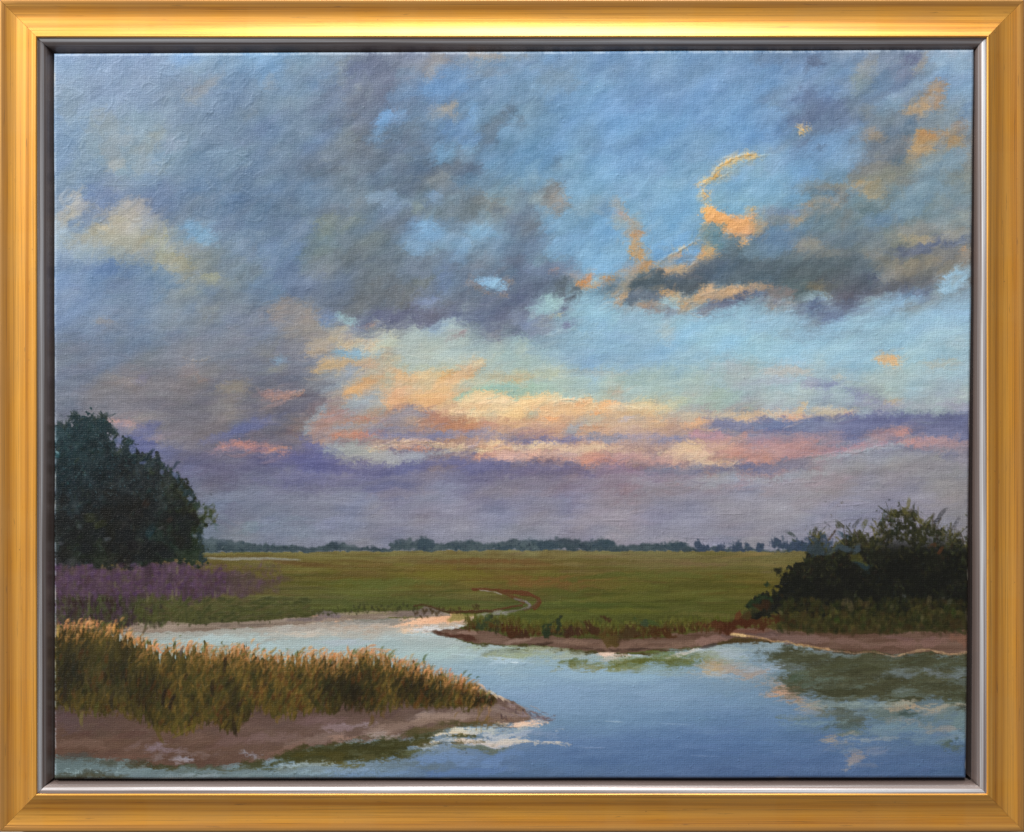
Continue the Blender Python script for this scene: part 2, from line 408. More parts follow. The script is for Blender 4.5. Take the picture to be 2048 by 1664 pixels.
# upper sky and clouds
dabs("""410 166 27 9 25 8d939b .6; 382 193 19 15 0 8f959b .6; 543 166 9 15 0 8f9499 .5; 238 290 30 36 0 8f999e .7; 228 331 24 13 0 9ea2a2 .7
295 290 42 20 55 8c9a9e .65; 295 333 24 26 0 8a989f .7; 348 287 16 13 0 8f9bb0 .6; 206 246 26 18 10 8b979c .5; 140 205 22 30 0 7f939f .5
153 412 30 28 10 a8a59d .9; 134 440 26 18 0 a09f98 .8; 250 440 52 30 -10 a5a197 .9; 196 457 19 13 0 ab a28c .8""".replace('ab a28c', 'aba28c') + """
268 418 24 20 0 9e9c9b .85; 305 452 30 14 -20 9da09a .7; 336 462 22 9 0 98a2a2 .7; 153 450 21 14 0 6685ac .95; 210 394 30 26 -30 627aa2 .85; 398 460 28 20 0 70a0c4 .7
387 118 44 15 0 709aca .7; 547 127 34 22 0 6a98c8 .6; 150 160 44 40 0 7f9ab8 .5
238 484 82 27 -8 9b9a8d .85; 323 506 24 28 0 99987d .85; 343 526 48 20 -12 91907e .8; 170 484 34 18 0 969a94 .7; 372 480 26 16 0 7f9098 .6
421 552 15 12 0 989880 .8; 417 613 22 19 0 80888a .55; 398 469 28 12 0 6d9ec4 .6; 225 535 78 13 -3 5e7ca5 .85; 330 556 60 14 -18 62809f .6
203 644 17 9 0 868282 .6; 387 747 26 15 0 8a7a78 .6; 467 776 30 16 8 8f8270 .75; 249 756 44 14 8 807a78 .55; 284 752 14 9 0 66688a .7; 455 812 32 22 30 807c7a .55; 340 765 40 12 0 80787a .4
550 612 10 8 0 9a9490 .8; 562 626 22 17 -45 988f88 .8; 529 699 21 17 0 817e76 .6; 557 715 12 8 0 80a2bc .8; 548 738 24 10 5 92907f .7
559 814 54 24 10 5f6072 .75; 590 760 50 16 10 5f6a80 .55; 500 690 40 18 0 747c8c .5; 480 640 40 20 0 68789a .5
640 483 38 27 30 687e7e .55; 858 466 36 17 -10 72a2cc .8; 824 494 26 12 -20 749fc4 .6; 927 488 36 18 -10 74a2cc .75; 966 466 26 14 0 74a4ca .75; 890 490 30 12 20 688ca8 .6; 916 513 24 11 0 6f94ba .6; 893 545 16 30 15 7288ac .6; 875 520 30 14 10 64788f .6; 840 520 26 12 0 5f7086 .5; 955 505 26 12 20 64809c .6
705 570 60 35 10 5f7087 .6; 600 560 60 30 0 66799a .55; 770 560 60 30 0 63727f .6; 640 590 50 20 0 5e6d86 .5
829 607 27 13 0 5f6262 .8; 847 559 20 12 0 66706e .65; 744 602 50 30 15 5f6872 .75; 792 582 40 20 0 666c70 .6
812 636 80 15 0 5c6180 .85; 721 643 22 13 0 5f6678 .8; 880 628 50 14 8 646a84 .6; 661 630 20 13 25 6c88b4 .8; 691 646 26 10 -62 8fb8c0 .85; 858 607 24 13 0 7688ae .75
932 627 38 26 15 66708c .75; 980 650 34 26 10 6a7088 .75; 1010 625 24 22 0 606880 .7; 893 655 40 13 12 8fa8be .75; 870 648 30 9 15 93b2c8 .6
583 622 34 19 -10 827b78 .7; 617 656 64 26 -8 8a8482 .65; 600 700 40 20 0 747684 .6; 640 652 44 14 -20 96908a .5
684 682 34 12 8 cbb893 .9; 645 686 42 14 5 a89d8c .8; 640 703 44 7 0 ab9880 .7; 676 664 24 10 20 b5a890 .6; 698 707 38 9 -3 78a4c0 .95; 755 711 8 12 0 80a9bc .85
773 668 24 22 0 bcb59d .8; 766 688 38 13 0 c4ba9a .8; 835 690 105 38 0 a3b5b3 .75; 904 680 54 30 0 a6b6af .7; 940 706 60 14 5 9cb4ba .6; 860 720 70 10 0 a5b8b8 .6
737 650 15 6 5 b08a70 .85; 712 655 30 12 30 747a94 .6; 916 669 24 6 15 927a7c .8; 985 668 10 10 0 88888f .6
663 730 44 13 12 c2a57c .9; 675 749 30 16 35 c4a67c .9; 720 735 50 13 18 be9f88 .8; 770 745 25 10 40 b59a88 .6; 700 725 40 8 0 c0a888 .6
662 764 52 17 20 8c98a2 .85; 702 745 14 16 50 909caa .8; 630 780 40 14 15 848e98 .7; 735 766 44 11 17 c69d75 .9; 706 786 16 24 0 cda272 .95; 748 785 18 22 0 95a2aa .9; 725 805 40 16 10 98a0a4 .85
812 762 60 18 12 ccaa80 .95; 858 777 100 22 16 d6b080 .95; 927 745 40 14 30 d2ae87 .95; 958 723 14 4 42 d2c2a0 .95; 790 790 27 26 0 d2a582 .9; 870 800 55 13 5 dcae7e .95; 845 750 14 8 0 d8be90 .7; 893 752 16 6 10 c09560 .6
773 757 8 22 0 a5ab9c .8; 848 764 22 9 15 b8b296 .6; 820 730 60 9 -6 a6b8b0 .6; 965 745 20 12 60 a4b8b4 .7
800 820 60 10 0 a87f6e .6; 870 823 42 8 0 a87c68 .8; 822 826 56 10 0 85828f .75
606 806 48 24 5 605f70 .85; 655 806 32 12 15 7f7076 .7; 620 790 40 10 0 645f6c .7; 640 770 26 8 20 686874 .6; 570 770 20 9 0 6a6878 .6""")
dabs("""688 140 22 32 0 7f8b92 .8; 707 182 15 34 -15 7d8790 .7; 709 235 13 6 0 8f8e8a .6; 679 290 54 20 25 70808a .75; 690 250 30 18 0 6c7c88 .5
744 147 48 40 20 626e8c .7; 663 200 48 26 10 62789a .6; 600 155 60 30 0 6a8cb0 .4; 727 230 24 60 10 647084 .6; 770 180 60 24 35 646f88 .55
870 120 28 15 0 93908f .7; 863 145 8 14 0 928f90 .7; 975 111 56 6 0 a89c90 .7; 830 122 40 12 0 7d8496 .5; 985 143 34 8 10 7f8f9f .6
783 238 27 22 40 6b9ac9 .85; 771 270 22 20 0 6792bb .75; 800 176 28 20 0 6a90b8 .6; 895 216 20 16 -20 9a958f .85; 867 230 13 20 0 86909a .7; 888 214 14 10 0 a09484 .5; 893 164 38 22 20 6693c2 .7; 950 226 11 20 0 6a9aca .75
904 306 44 22 10 6c9ec8 .85; 940 290 20 12 10 7caac4 .5; 824 311 16 15 0 6891ba .7; 916 252 40 28 0 628cbc .7; 845 250 30 20 0 6080a0 .6; 985 262 60 14 55 5a7086 .85; 930 320 18 40 50 5e748a .7; 960 310 20 18 0 6284a4 .4
904 340 52 12 12 596a80 .85; 812 269 38 16 15 5d7288 .75; 835 360 66 22 0 5e7087 .7; 820 300 40 24 0 5c6c84 .5; 720 315 70 28 20 5d6c80 .6; 640 300 60 30 0 62799a .5
773 400 28 24 -25 7a9ab8 .75; 790 408 30 12 0 8298b0 .6; 888 404 26 17 -15 7b9cbc .8; 881 365 26 15 20 7a858c .75; 968 397 38 14 -25 7b868c .75; 1007 420 27 24 0 848b8b .75; 835 418 12 11 0 7c8c84 .6; 900 380 30 10 0 6e7c88 .6
930 405 44 22 10 66727a .6; 854 452 26 13 0 72a2ca .75; 950 457 24 11 0 74a4ca .75; 900 450 34 14 0 66809a .75; 815 462 20 10 0 6884a0 .6; 800 440 40 20 0 667388 .6; 675 448 54 15 5 7c8a86 .65; 580 452 40 16 0 5e789c .6; 645 395 50 20 0 6a88a4 .5
1112 145 44 32 0 708ca5 .65; 1180 240 60 30 20 6a97c4 .5; 1185 290 30 16 10 628cb2 .7; 1250 296 50 15 0 648fbc .6; 1110 326 12 22 0 6286a6 .8; 1050 200 26 40 50 6484a0 .5; 1035 245 12 14 30 5f7890 .7; 1290 330 44 20 0 6f9ac6 .5; 1400 130 60 30 0 658cb6 .5
1112 394 25 20 0 7c848a .9; 1105 384 22 10 0 6a7480 .7; 1120 398 14 10 0 948f8c .6; 1075 403 15 14 0 869aa2 .7; 1043 430 36 36 0 64778c .85; 1035 455 26 22 0 66768c .7; 1175 410 26 16 0 7698b2 .6; 1215 420 16 14 0 6f8fae .6; 1162 448 20 12 0 5f88a4 .8; 1120 440 40 14 0 6a9cc6 .6
1238 411 18 10 -60 92989a .8; 1246 431 17 7 -25 b08f88 .9; 1235 440 14 10 0 98a09a .7; 1268 448 13 14 -40 a09488 .8; 1268 466 17 8 0 b88c68 .9; 1257 440 30 22 0 8ea2a6 .4; 1300 410 20 20 0 6b9ac4 .6; 1360 400 50 40 0 72aad4 .55
1445 345 30 14 40 a0a48f .35; 1560 115 66 12 0 637c9a .75; 1627 122 16 12 0 606f8c .8; 1520 150 40 16 15 668cb4 .6; 1600 150 44 14 20 7195bf .6
1638 207 42 20 -18 5c7093 .85; 1608 230 42 14 20 5d7298 .85; 1680 228 24 20 -20 5f7598 .8; 1650 240 40 14 20 6680a8 .6; 1560 177 26 10 15 6080a6 .7; 1540 195 30 10 20 6484ac .6; 1690 250 30 14 10 6a86ac .6; 1607 285 20 10 0 6a7fa0 .7
1556 293 30 10 15 7f98b0 .6; 1540 240 44 24 25 6c9ace .6; 1690 140 40 22 30 6c92bc .7; 1739 124 30 11 58 8b9196 .75; 1719 168 22 16 0 80939a .8; 1735 150 14 16 0 8a9294 .5; 1660 180 26 14 20 6e90ba .6
1822 115 12 11 0 5a6186 .9; 1838 126 24 7 58 918e8c .8; 1801 147 26 20 10 707c9c .8; 1768 160 38 18 20 6282a6 .8; 1801 170 34 9 25 5f779b .8; 1780 195 40 10 25 6a8cb4 .6; 1900 130 40 40 20 7fa6ca .7; 1850 160 30 16 30 86a4c2 .6; 1800 190 30 10 20 90a8c0 .5
1868 182 22 19 -50 ab9072 .95; 1880 200 13 15 0 a58d76 .9; 1838 212 30 11 18 aa9478 .9; 1854 203 9 9 0 c0a078 .9; 1845 225 14 8 30 b09674 .7; 1900 225 26 24 0 7f98ac .6; 1935 225 12 20 0 5c80ac .6; 1770 210 30 14 20 7ba0bc .6
1735 223 15 18 0 7d8a94 .7; 1751 269 24 21 0 8d8884 .85; 1752 278 20 10 0 948878 .6; 1811 281 15 15 0 8a8484 .75; 1783 268 15 22 0 5c7693 .85; 1824 252 22 20 0 5c7894 .85; 1840 240 20 10 0 6a8098 .5; 1720 290 20 12 0 6484aa .6
1859 270 23 13 0 ad855e .95; 1895 262 20 13 0 a0866a .9; 1902 284 20 13 0 a88a62 .9; 1847 288 20 20 0 b0936b .95; 1843 313 27 20 -15 b39972 .95; 1825 310 12 10 0 bc9e74 .8; 1865 318 14 10 0 a08f76 .7; 1925 250 16 12 0 907f74 .7; 1930 300 14 30 0 848078 .6
1775 342 80 22 15 86887e .8; 1740 330 40 22 10 7d8084 .6; 1739 376 34 13 0 a0957e .85; 1720 372 14 10 0 ab9878 .7; 1767 301 52 15 15 687688 .8; 1710 300 20 20 20 5f7690 .7; 1790 370 40 12 15 8a8c82 .6
1641 368 34 12 5 7c807c .85; 1675 370 22 11 0 8a887c .8; 1677 391 15 14 0 807e7c .8; 1636 384 34 9 -8 5e7c90 .8; 1610 374 18 8 20 6c7a80 .7; 1660 340 20 18 20 6688a0 .6; 1675 278 58 22 15 739fca .7; 1690 310 50 16 15 7aa2c6 .6; 1537 365 60 28 10 74a8d0 .7
1615 416 18 11 45 bb9c7c .95; 1597 439 22 9 30 b0987a .9; 1652 411 20 15 -15 988c7e .85; 1640 398 20 10 0 908878 .6; 1556 425 38 13 5 6d7f9b .8; 1540 448 36 13 5 7d8588 .85; 1575 445 20 10 0 8a8880 .6; 1520 420 40 10 10 8ca0b0 .5
1641 436 46 26 15 66808e .85; 1690 430 20 20 0 787e80 .6; 1739 420 26 14 -20 587380 .9; 1813 411 76 30 15 6c90ac .7; 1760 445 50 14 0 64809a .6; 1880 330 50 24 25 7898ac .7; 1850 375 50 18 20 7a98a8 .7; 1847 456 42 14 10 8f8f88 .8; 1920 430 22 30 30 86908c .6; 1880 440 30 10 20 80949c .6""")
# the dark cloud bank on the right and its lit edges
dabs("""1043 494 36 32 0 607690 .85; 1089 563 58 28 0 64748a .9; 1040 530 34 20 0 626f86 .8; 1135 578 22 22 0 596974 .9; 1034 598 26 24 0 596380 .9; 1100 535 44 14 0 7484a0 .7; 1140 545 30 10 0 8090a8 .6; 1060 580 30 14 0 5f6c86 .8
1123 492 52 20 0 76a6ce .8; 1204 478 56 26 0 72a6d0 .7; 1199 524 46 24 0 7aaed4 .85; 1150 470 40 12 10 74a0c8 .6; 1345 505 44 26 30 6ca2d0 .75; 1385 508 14 12 0 74a8d6 .7; 1250 535 20 12 0 8a9cae .5
1268 471 14 8 0 b08c68 .9; 1270 490 12 11 0 a8906f .9; 1275 508 15 11 -20 b8915f .95; 1289 524 14 12 0 c79b62 .95; 1280 537 32 7 28 bb966a .95; 1258 552 24 7 40 9a9080 .8
1353 510 14 5 20 bf9e80 .9; 1412 503 15 13 0 c79a68 .95; 1415 483 8 20 0 a89a7c .85; 1428 480 24 10 -65 5c8494 .9; 1360 533 30 12 15 b39a78 .9; 1340 520 20 8 30 a8a090 .6; 1330 545 14 10 0 bd9672 .9; 1314 547 12 6 62 cc8460 .95; 1395 525 22 8 30 b59a78 .8
1176 552 17 9 38 c08f68 .95; 1162 563 12 9 0 c28a58 .95; 1190 562 11 7 0 8db2be .9; 1217 560 15 10 0 bf935f .95; 1185 571 22 5 15 bd9a76 .9; 1105 539 9 8 0 988482 .8; 1240 545 14 9 30 a39684 .8; 1150 552 14 6 0 9a8c88 .6
1284 560 48 16 15 54646b .95; 1341 565 64 19 0 4c5d6b .95; 1399 548 50 24 10 4e5d70 .95; 1456 540 44 28 0 52687c .95; 1412 524 40 10 5 56687c .9; 1284 586 34 17 0 5f6c7e .9; 1268 604 18 10 0 58687a .9; 1360 575 40 12 0 4c5a68 .9; 1320 585 30 8 0 62728a .7; 1225 578 26 10 10 5f7480 .85
1247 577 17 10 60 9b917e .9; 1233 592 18 8 0 b89c7a .95; 1236 608 10 9 0 b89c80 .9; 1252 562 20 7 45 969080 .8; 1334 584 20 5 -5 b09470 .95; 1353 594 16 5 -28 ad987b .9; 1345 603 30 8 -10 9ab8c0 .6; 1291 609 30 6 0 a58a78 .9; 1318 618 26 8 -5 8c888a .8; 1270 617 30 5 0 a8a8a8 .5
1410 589 32 13 36 c0a07b .95; 1378 608 26 9 18 b89f7c .9; 1419 576 16 11 20 c8a884 .95; 1461 578 27 11 5 bf9e7a .95; 1484 575 16 8 0 bb9a76 .9; 1440 590 18 9 10 b0957a .8; 1451 602 38 8 10 626a84 .9; 1408 622 24 9 15 707688 .85; 1341 622 20 10 0 7c90aa .7; 1490 590 20 10 0 586480 .8; 1430 612 30 8 5 78829a .6
1494 472 16 16 0 d6a672 .95; 1560 478 50 22 0 62809d .9; 1530 500 40 16 0 64829a .8; 1618 490 32 15 -12 8a8880 .8; 1650 505 40 16 0 757c7c .7; 1600 520 44 16 0 5c7280 .85; 1680 478 40 16 0 60788c .7; 1740 480 40 20 0 70808a .6
1813 500 60 11 0 5d6a85 .9; 1875 482 34 13 8 5c6a88 .9; 1813 521 50 12 0 5b686e .9; 1920 480 20 10 0 5f6e88 .8; 1836 477 34 9 0 a69a80 .9; 1905 468 28 10 5 92918a .8; 1770 500 26 12 0 78807c .6; 1790 525 44 11 0 868479 .8; 1801 541 48 15 10 827f78 .85; 1850 520 40 10 0 8a8478 .7; 1750 510 20 10 0 847f74 .6
1925 500 9 7 20 b8916a .95; 1905 530 28 16 20 82807a .9; 1930 510 10 14 0 8a8580 .8; 1880 548 30 12 20 88847a .85; 1830 560 40 12 0 747478 .8
1618 535 64 25 0 4e6270 .9; 1537 553 50 18 0 506676 .9; 1710 538 40 20 0 586770 .85; 1744 560 26 20 0 4e5668 .95; 1680 555 50 16 0 5a6670 .85; 1590 570 30 16 0 4f6672 .9; 1560 535 30 10 0 5e7484 .6; 1652 579 36 13 0 74736b .9; 1640 570 30 8 0 807a68 .5
1553 583 32 11 -5 746f72 .9; 1520 573 20 7 0 a48a72 .8; 1491 573 20 6 0 bb9e7c .9; 1510 586 26 8 -8 586480 .9; 1563 606 30 7 -5 b3a496 .9; 1540 600 26 8 -15 96908e .7; 1641 598 34 7 -5 9dbccc .95; 1620 590 20 6 0 6f8894 .7
1698 603 34 18 0 57617a .95; 1641 622 40 18 0 5c6e90 .95; 1664 634 28 11 0 667aa0 .9; 1700 585 30 14 15 5f6070 .9; 1778 573 50 11 0 5e6882 .95; 1730 585 30 12 0 62687e .9; 1824 585 44 9 5 68768f .9; 1720 618 20 8 0 7088ac .7; 1600 612 20 8 0 7a94b0 .7; 1905 560 34 18 35 92c0e0 .9; 1780 605 60 14 8 8cb8d8 .8; 1560 640 70 20 0 8abadc .7; 1700 650 60 16 10 90c0da .7""", dry=0.4, soft=.5, rough=.42)
dabs("""1100 608 20 14 10 92bcc0 .9; 1073 616 24 13 -15 8ab2c0 .9; 1107 632 22 4 15 b8ae8c .95; 1060 633 14 8 0 a0a0a0 .6; 1128 607 10 16 0 626f84 .95; 1132 618 10 8 0 666c8c .9; 1077 652 46 16 -5 838da0 .85; 1130 651 14 7 0 6e759a .9; 1050 640 30 14 0 7080a0 .7; 1055 604 14 8 0 7080a0 .6; 1150 625 20 20 0 90bcc8 .6
1250 667 70 40 0 88b2d2 .6; 1433 667 80 30 0 90c4de .6; 1330 660 14 20 0 9fb4bc .7; 1034 701 13 24 0 a6b6a8 .7; 1030 720 60 18 0 9dbab8 .6; 1112 768 86 13 0 9cb6b0 .75; 1204 745 64 5 -3 a6aea8 .7; 1100 742 40 4 0 a8b0a0 .5; 1043 782 34 11 8 92baa8 .85; 1043 753 46 7 0 b8ab90 .7; 1020 765 30 6 10 c0a880 .7
932 795 23 8 8 8ab6a6 .95; 985 782 42 9 13 96bea8 .95; 1017 772 28 9 5 92bab0 .85; 1090 785 60 10 0 9cbaae .7; 946 820 12 6 10 98baac .8; 962 804 64 13 8 e4c698 .95; 996 817 66 15 0 eacc9c .95; 904 819 40 9 5 dab88e .9; 985 798 10 8 0 c8d0b8 .8; 1010 800 20 8 0 dac8a0 .8
1043 810 66 16 -3 e8ca9c .95; 1135 803 60 9 -2 dfcba4 .95; 1160 815 60 16 0 ddb488 .9; 1105 822 60 10 0 dcb68a .9; 1215 811 26 8 0 e6ae74 .95; 1204 826 20 5 0 e2a06e .9; 1162 809 14 5 0 dca678 .9; 1228 805 10 4 0 e8a070 .8; 1284 812 50 10 0 dac49c .9; 1260 826 60 8 0 d6b48c .85; 1105 835 18 6 0 e09e70 .9; 1364 803 50 9 0 c8c4a8 .8; 1422 800 64 16 0 a0b8ac .8; 1468 735 38 20 10 a4aeb8 .6; 1480 760 60 16 0 a4b4b6 .6; 1330 770 80 14 0 9ebcc0 .5
1560 695 70 20 0 90c4de .6; 1650 690 80 26 0 94c2dc .6; 1634 768 32 9 -6 8c94b4 .85; 1668 765 14 5 15 8e94b2 .8; 1700 778 40 8 -20 98a4bc .7; 1710 782 26 5 -24 8c94b2 .8; 1751 798 30 6 -20 8b90b0 .85; 1755 813 50 9 -5 9496ae .85; 1776 719 25 7 -8 d8ae80 .98; 1760 714 14 3 0 b8b4a0 .6; 1877 726 36 6 5 aeb4a8 .8; 1572 743 50 9 0 b8b2a8 .8; 1675 753 14 4 0 bcb4a0 .7; 1549 764 66 8 0 a9b1bd .7; 1820 760 80 20 0 a0b8ba .5; 1788 804 16 6 -5 bc a48c .8""".replace('bc a48c', 'bca48c') + """
1526 829 76 8 3 cdb69c .9; 1602 822 12 12 0 d8ba90 .9; 1576 835 36 5 5 d8a886 .9; 1675 823 50 8 2 c8b89e .85; 1687 829 28 4 8 cf9f80 .9; 1490 838 40 8 0 d0b090 .85; 1420 830 60 10 0 c4b49c .75; 1916 812 40 8 -3 9ca0b4 .8; 1830 812 50 8 0 a4aebc .6""", soft=0.65, dry=.6)
# the violet band and the sunset streaks
m = pmask([(1475, 845), (1500, 840), (1526, 832), (1545, 834), (1576, 838), (1650, 833), (1710, 827), (1850, 823), (1960, 832), (1960, 884), (1850, 874), (1770, 872), (1700, 882), (1600, 868), (1478, 864)], 4, 1.0, 5)
fill(m, '69709a', 0.85)
dabs("""1540 850 60 10 3 7c88a8 .7; 1650 845 50 8 3 7a86a8 .6; 1760 840 70 9 2 646a96 .7; 1445 850 44 13 -12 7a80a6 .9; 1430 840 20 6 0 7a7c9c .8
1641 874 52 11 3 9a8898 .8; 1778 862 50 10 10 a68a8e .85; 1806 862 18 8 10 bb9090 .9; 1560 890 64 16 -5 b28c8e .9; 1540 870 50 8 0 a08c98 .8; 1503 905 44 22 0 bd9084 .9; 1664 902 80 7 6 b08a90 .9; 1824 886 66 8 6 b88d8c .9; 1893 893 44 10 -5 a48e94 .8; 1710 893 60 6 10 a88a94 .7; 1600 903 40 9 -5 a8868c .8; 1520 925 30 8 0 b08a84 .7
1514 935 66 8 0 757594 .9; 1583 923 36 10 0 7d7b94 .85; 1700 906 60 4 10 9aa4b0 .8; 1790 892 26 5 10 98a2ae .8; 1750 920 90 14 4 8f949e .6; 1526 957 60 5 0 a6a8ac .6; 1600 950 60 9 5 9ca4b0 .6; 1620 985 30 4 -5 a0a2b0 .5; 1850 930 60 12 0 928e98 .6; 1930 920 14 30 0 9a9098 .5
636 834 34 10 48 8a9aaa .9; 625 852 18 9 40 8a94a2 .8; 732 812 38 14 0 98a2a8 .8; 700 825 30 8 20 98969c .6; 668 834 24 17 48 a8847c .85; 721 838 34 6 3 b07e70 .85; 690 845 30 7 15 a88878 .8; 652 857 18 24 30 9e8078 .8; 645 878 16 12 0 96888a .7; 585 850 16 26 0 78706f .7; 575 866 20 12 0 807074 .6
721 869 56 8 4 b47a6a .9; 675 873 18 6 0 bd8068 .9; 640 884 16 8 -20 a08478 .8; 700 855 40 6 5 9296a4 .8; 740 852 40 6 10 9496a4 .8; 790 860 66 8 5 86869c .8; 812 836 56 12 0 928c92 .8; 830 850 20 8 0 a09898 .7; 904 844 66 9 -5 ac7a5e .9; 865 836 34 9 8 ae7e68 .9; 939 856 26 7 0 ac7a68 .85; 980 850 30 6 0 b89080 .8
847 871 86 6 0 76789c .9; 927 867 46 7 0 7e80a2 .85; 1000 872 60 7 0 84829c .8; 960 860 20 6 0 8884a0 .7
698 903 52 12 -5 98a2a4 .9; 660 903 20 10 -30 94a0a8 .8; 744 916 60 14 0 9a9e9e .9; 812 910 66 7 4 989ca8 .85; 880 903 50 5 4 9ca0a8 .7; 973 912 34 7 0 bd8c78 .9; 1010 905 30 9 0 bb9c90 .8
606 917 50 17 -5 5d5f92 .9; 675 933 76 14 -10 5c6094 .9; 767 940 76 10 2 61638f .9; 858 935 66 11 8 666790 .9; 950 932 70 14 0 69678e .9; 594 952 64 18 0 666b96 .8; 620 890 26 10 -40 64669a .8; 560 925 30 12 0 62648c .8; 812 984 70 8 5 8c828e .6; 1000 985 40 14 0 88848e .5; 690 962 90 12 -4 686a90 .7; 850 958 90 10 5 76748f .6
1107 837 18 6 -3 e0a676 .9; 1201 856 16 6 0 d9a074 .9; 1387 846 26 6 8 d6a682 .9; 1318 842 30 5 -6 d8b088 .85; 1149 854 26 11 25 9ba0a8 .9; 1290 848 70 8 0 ccac8c .8; 1060 848 50 8 0 c8a688 .8; 1240 862 60 7 0 c0a490 .8; 1060 858 50 6 0 b89890 .7; 1255 838 14 3 0 b8b0b8 .7
1077 868 60 6 -3 947c88 .85; 1089 879 90 5 0 7876a0 .9; 1215 876 54 7 -3 888aa0 .9; 1353 875 46 7 0 8886a2 .9; 1280 872 40 5 0 9c90a0 .7; 1410 872 44 9 -5 b48e9a .9; 1440 880 40 6 0 b09090 .7; 1310 885 70 5 0 b8a098 .7
1089 894 96 8 -2 dac2a2 .95; 1181 898 66 8 0 d4b89e .9; 1054 908 60 9 0 d6aa98 .9; 1169 916 76 8 -3 c28e80 .9; 1120 910 40 6 0 c0a8a0 .7; 1284 911 66 12 0 b8928c .9; 1260 898 50 5 0 ccac98 .8; 1376 903 48 15 0 d5b89c .95; 1410 922 54 9 -8 d0b69c .9; 1468 929 14 4 20 d8c0a0 .9; 1340 920 30 6 0 c49c90 .7; 1468 903 36 17 0 b88c86 .9; 1440 892 26 8 0 c4a090 .8
1066 942 76 12 -3 6a668a .9; 1158 943 46 9 -8 6e688c .9; 1250 948 76 13 0 88748a .85; 1364 939 66 9 0 7c7c92 .9; 1456 938 50 7 0 767694 .9; 1215 965 66 11 0 8a7e90 .7; 1433 958 66 9 5 939aaa .8; 1300 962 40 6 0 9c9aa8 .6; 1340 950 50 8 0 8a7c90 .7; 1060 965 70 12 0 7a7890 .6
249 852 28 9 -20 ac8c86 .9; 232 846 14 6 -20 b89088 .8; 313 874 20 4 5 a48a86 .85; 290 834 28 9 15 88807a .75; 330 846 13 9 0 8d8680 .7; 350 876 30 7 0 80797e .6; 290 862 36 13 15 636790 .85; 272 888 34 14 -10 5c6292 .9; 245 870 16 20 0 5f6a90 .6; 490 857 56 15 22 606690 .85; 440 875 40 10 15 646890 .7; 476 893 32 9 0 c08a7e .95; 445 899 30 4 3 a8868c .8; 557 894 30 7 -10 c28c78 .95; 535 902 14 6 0 b08a80 .8; 440 910 50 8 5 77708a .6; 458 822 22 30 25 7e7c7c .6; 500 815 30 20 0 6a6c80 .5; 400 830 60 14 10 706c74 .5; 340 800 60 18 5 6e6c78 .4; 200 790 60 20 0 74747e .4; 495 1055 22 10 20 6d8494 .6; 450 1000 50 16 20 76829a .6; 600 1060 40 12 0 788698 .5; 660 1040 14 16 30 7c80a4 .5""", soft=0.7, dry=0.6)
# crescent of lit cloud, small lit wisps
for p, w_, c_ in [([(1506, 309), (1470, 316), (1440, 333), (1427, 352)], 4, 'd4ac70'), ([(1445, 318), (1462, 316)], 4, 'd8bc88'), ([(1529, 312), (1508, 318), (1490, 328)], 3, 'a8b09a'), ([(1440, 356), (1455, 346)], 3, 'c8b080'), ([(1398, 372), (1410, 366)], 3, 'c0ac84')]:
    line(p, w_, c_, 0.85, 2.0, 0.35, 0.8)
dabs("""1433 347 7 9 20 e2ae68 .9; 1408 388 7 7 -30 e6b46c .9; 1468 410 28 14 0 6ba2cc .6; 1422 424 15 18 -20 e0ad68 .97; 1446 437 30 17 -22 dea872 .97; 1469 449 36 22 0 dba878 .97; 1493 443 15 27 0 daa878 .97; 1496 418 9 9 40 d0ae7c .9; 1410 415 5 8 0 e0a860 .8
1466 415 26 14 -8 72a8cc .9; 1420 458 18 15 0 648c9e .9; 1408 462 8 14 0 90a49c .6; 1475 464 26 10 0 d6a070 .9; 1518 455 14 13 0 b09470 .7
1602 264 6 8 0 e8b868 .9; 1613 253 9 2 10 ceae78 .8""", rough=0.35, soft=0.3, dry=0.3, h=0.9)
for p, w_, c_ in [([(1310, 532), (1348, 508), (1369, 493), (1397, 481)], 5, 'bda680'), ([(1355, 504), (1369, 493), (1385, 486)], 4, 'cfb488'), ([(1089, 672), (1121, 660)], 2.5, 'a4bcc4'), ([(363, 717), (385, 722), (400, 721), (418, 717)], 2.5, 'a8947c'), ([(530, 785), (545, 793), (565, 789), (598, 785)], 13, 'b08678'), ([(583, 787), (600, 784)], 6, 'c8a48c'), ([(575, 647), (584, 653), (596, 650)], 3, 'b8b4b0'),
                  ([(740, 893), (790, 884), (850, 884), (920, 893), (980, 895), (1030, 897)], 5, 'd4be9a'), ([(785, 893), (830, 898), (862, 899)], 7, 'dd9a72'), ([(950, 891), (1000, 889), (1020, 896)], 8, 'd6a884'), ([(860, 892), (930, 899), (975, 900)], 5, 'd4c09c'), ([(900, 824), (925, 827), (955, 826)], 2.4, 'dcc8a4'), ([(1130, 800), (1170, 804), (1195, 806)], 3.5, 'dcc8a4'), ([(1100, 806), (1125, 800), (1180, 799)], 2.8, 'dcc8a4'), ([(1188, 812), (1200, 820), (1195, 826)], 2.1, 'dcc8a4'), ([(1259, 813), (1280, 817), (1300, 816)], 2.1, 'dcc8a4'), ([(1610, 915), (1660, 908), (1720, 902), (1790, 889)], 3, '949eac'), ([(1908, 493), (1934, 484)], 1.6, '90908c'), ([(1500, 1087), (1560, 1020)], 0.1, '8a8a9a')]:
    line(p, w_, c_, 0.85, 1.6, 0.35, 0.7)
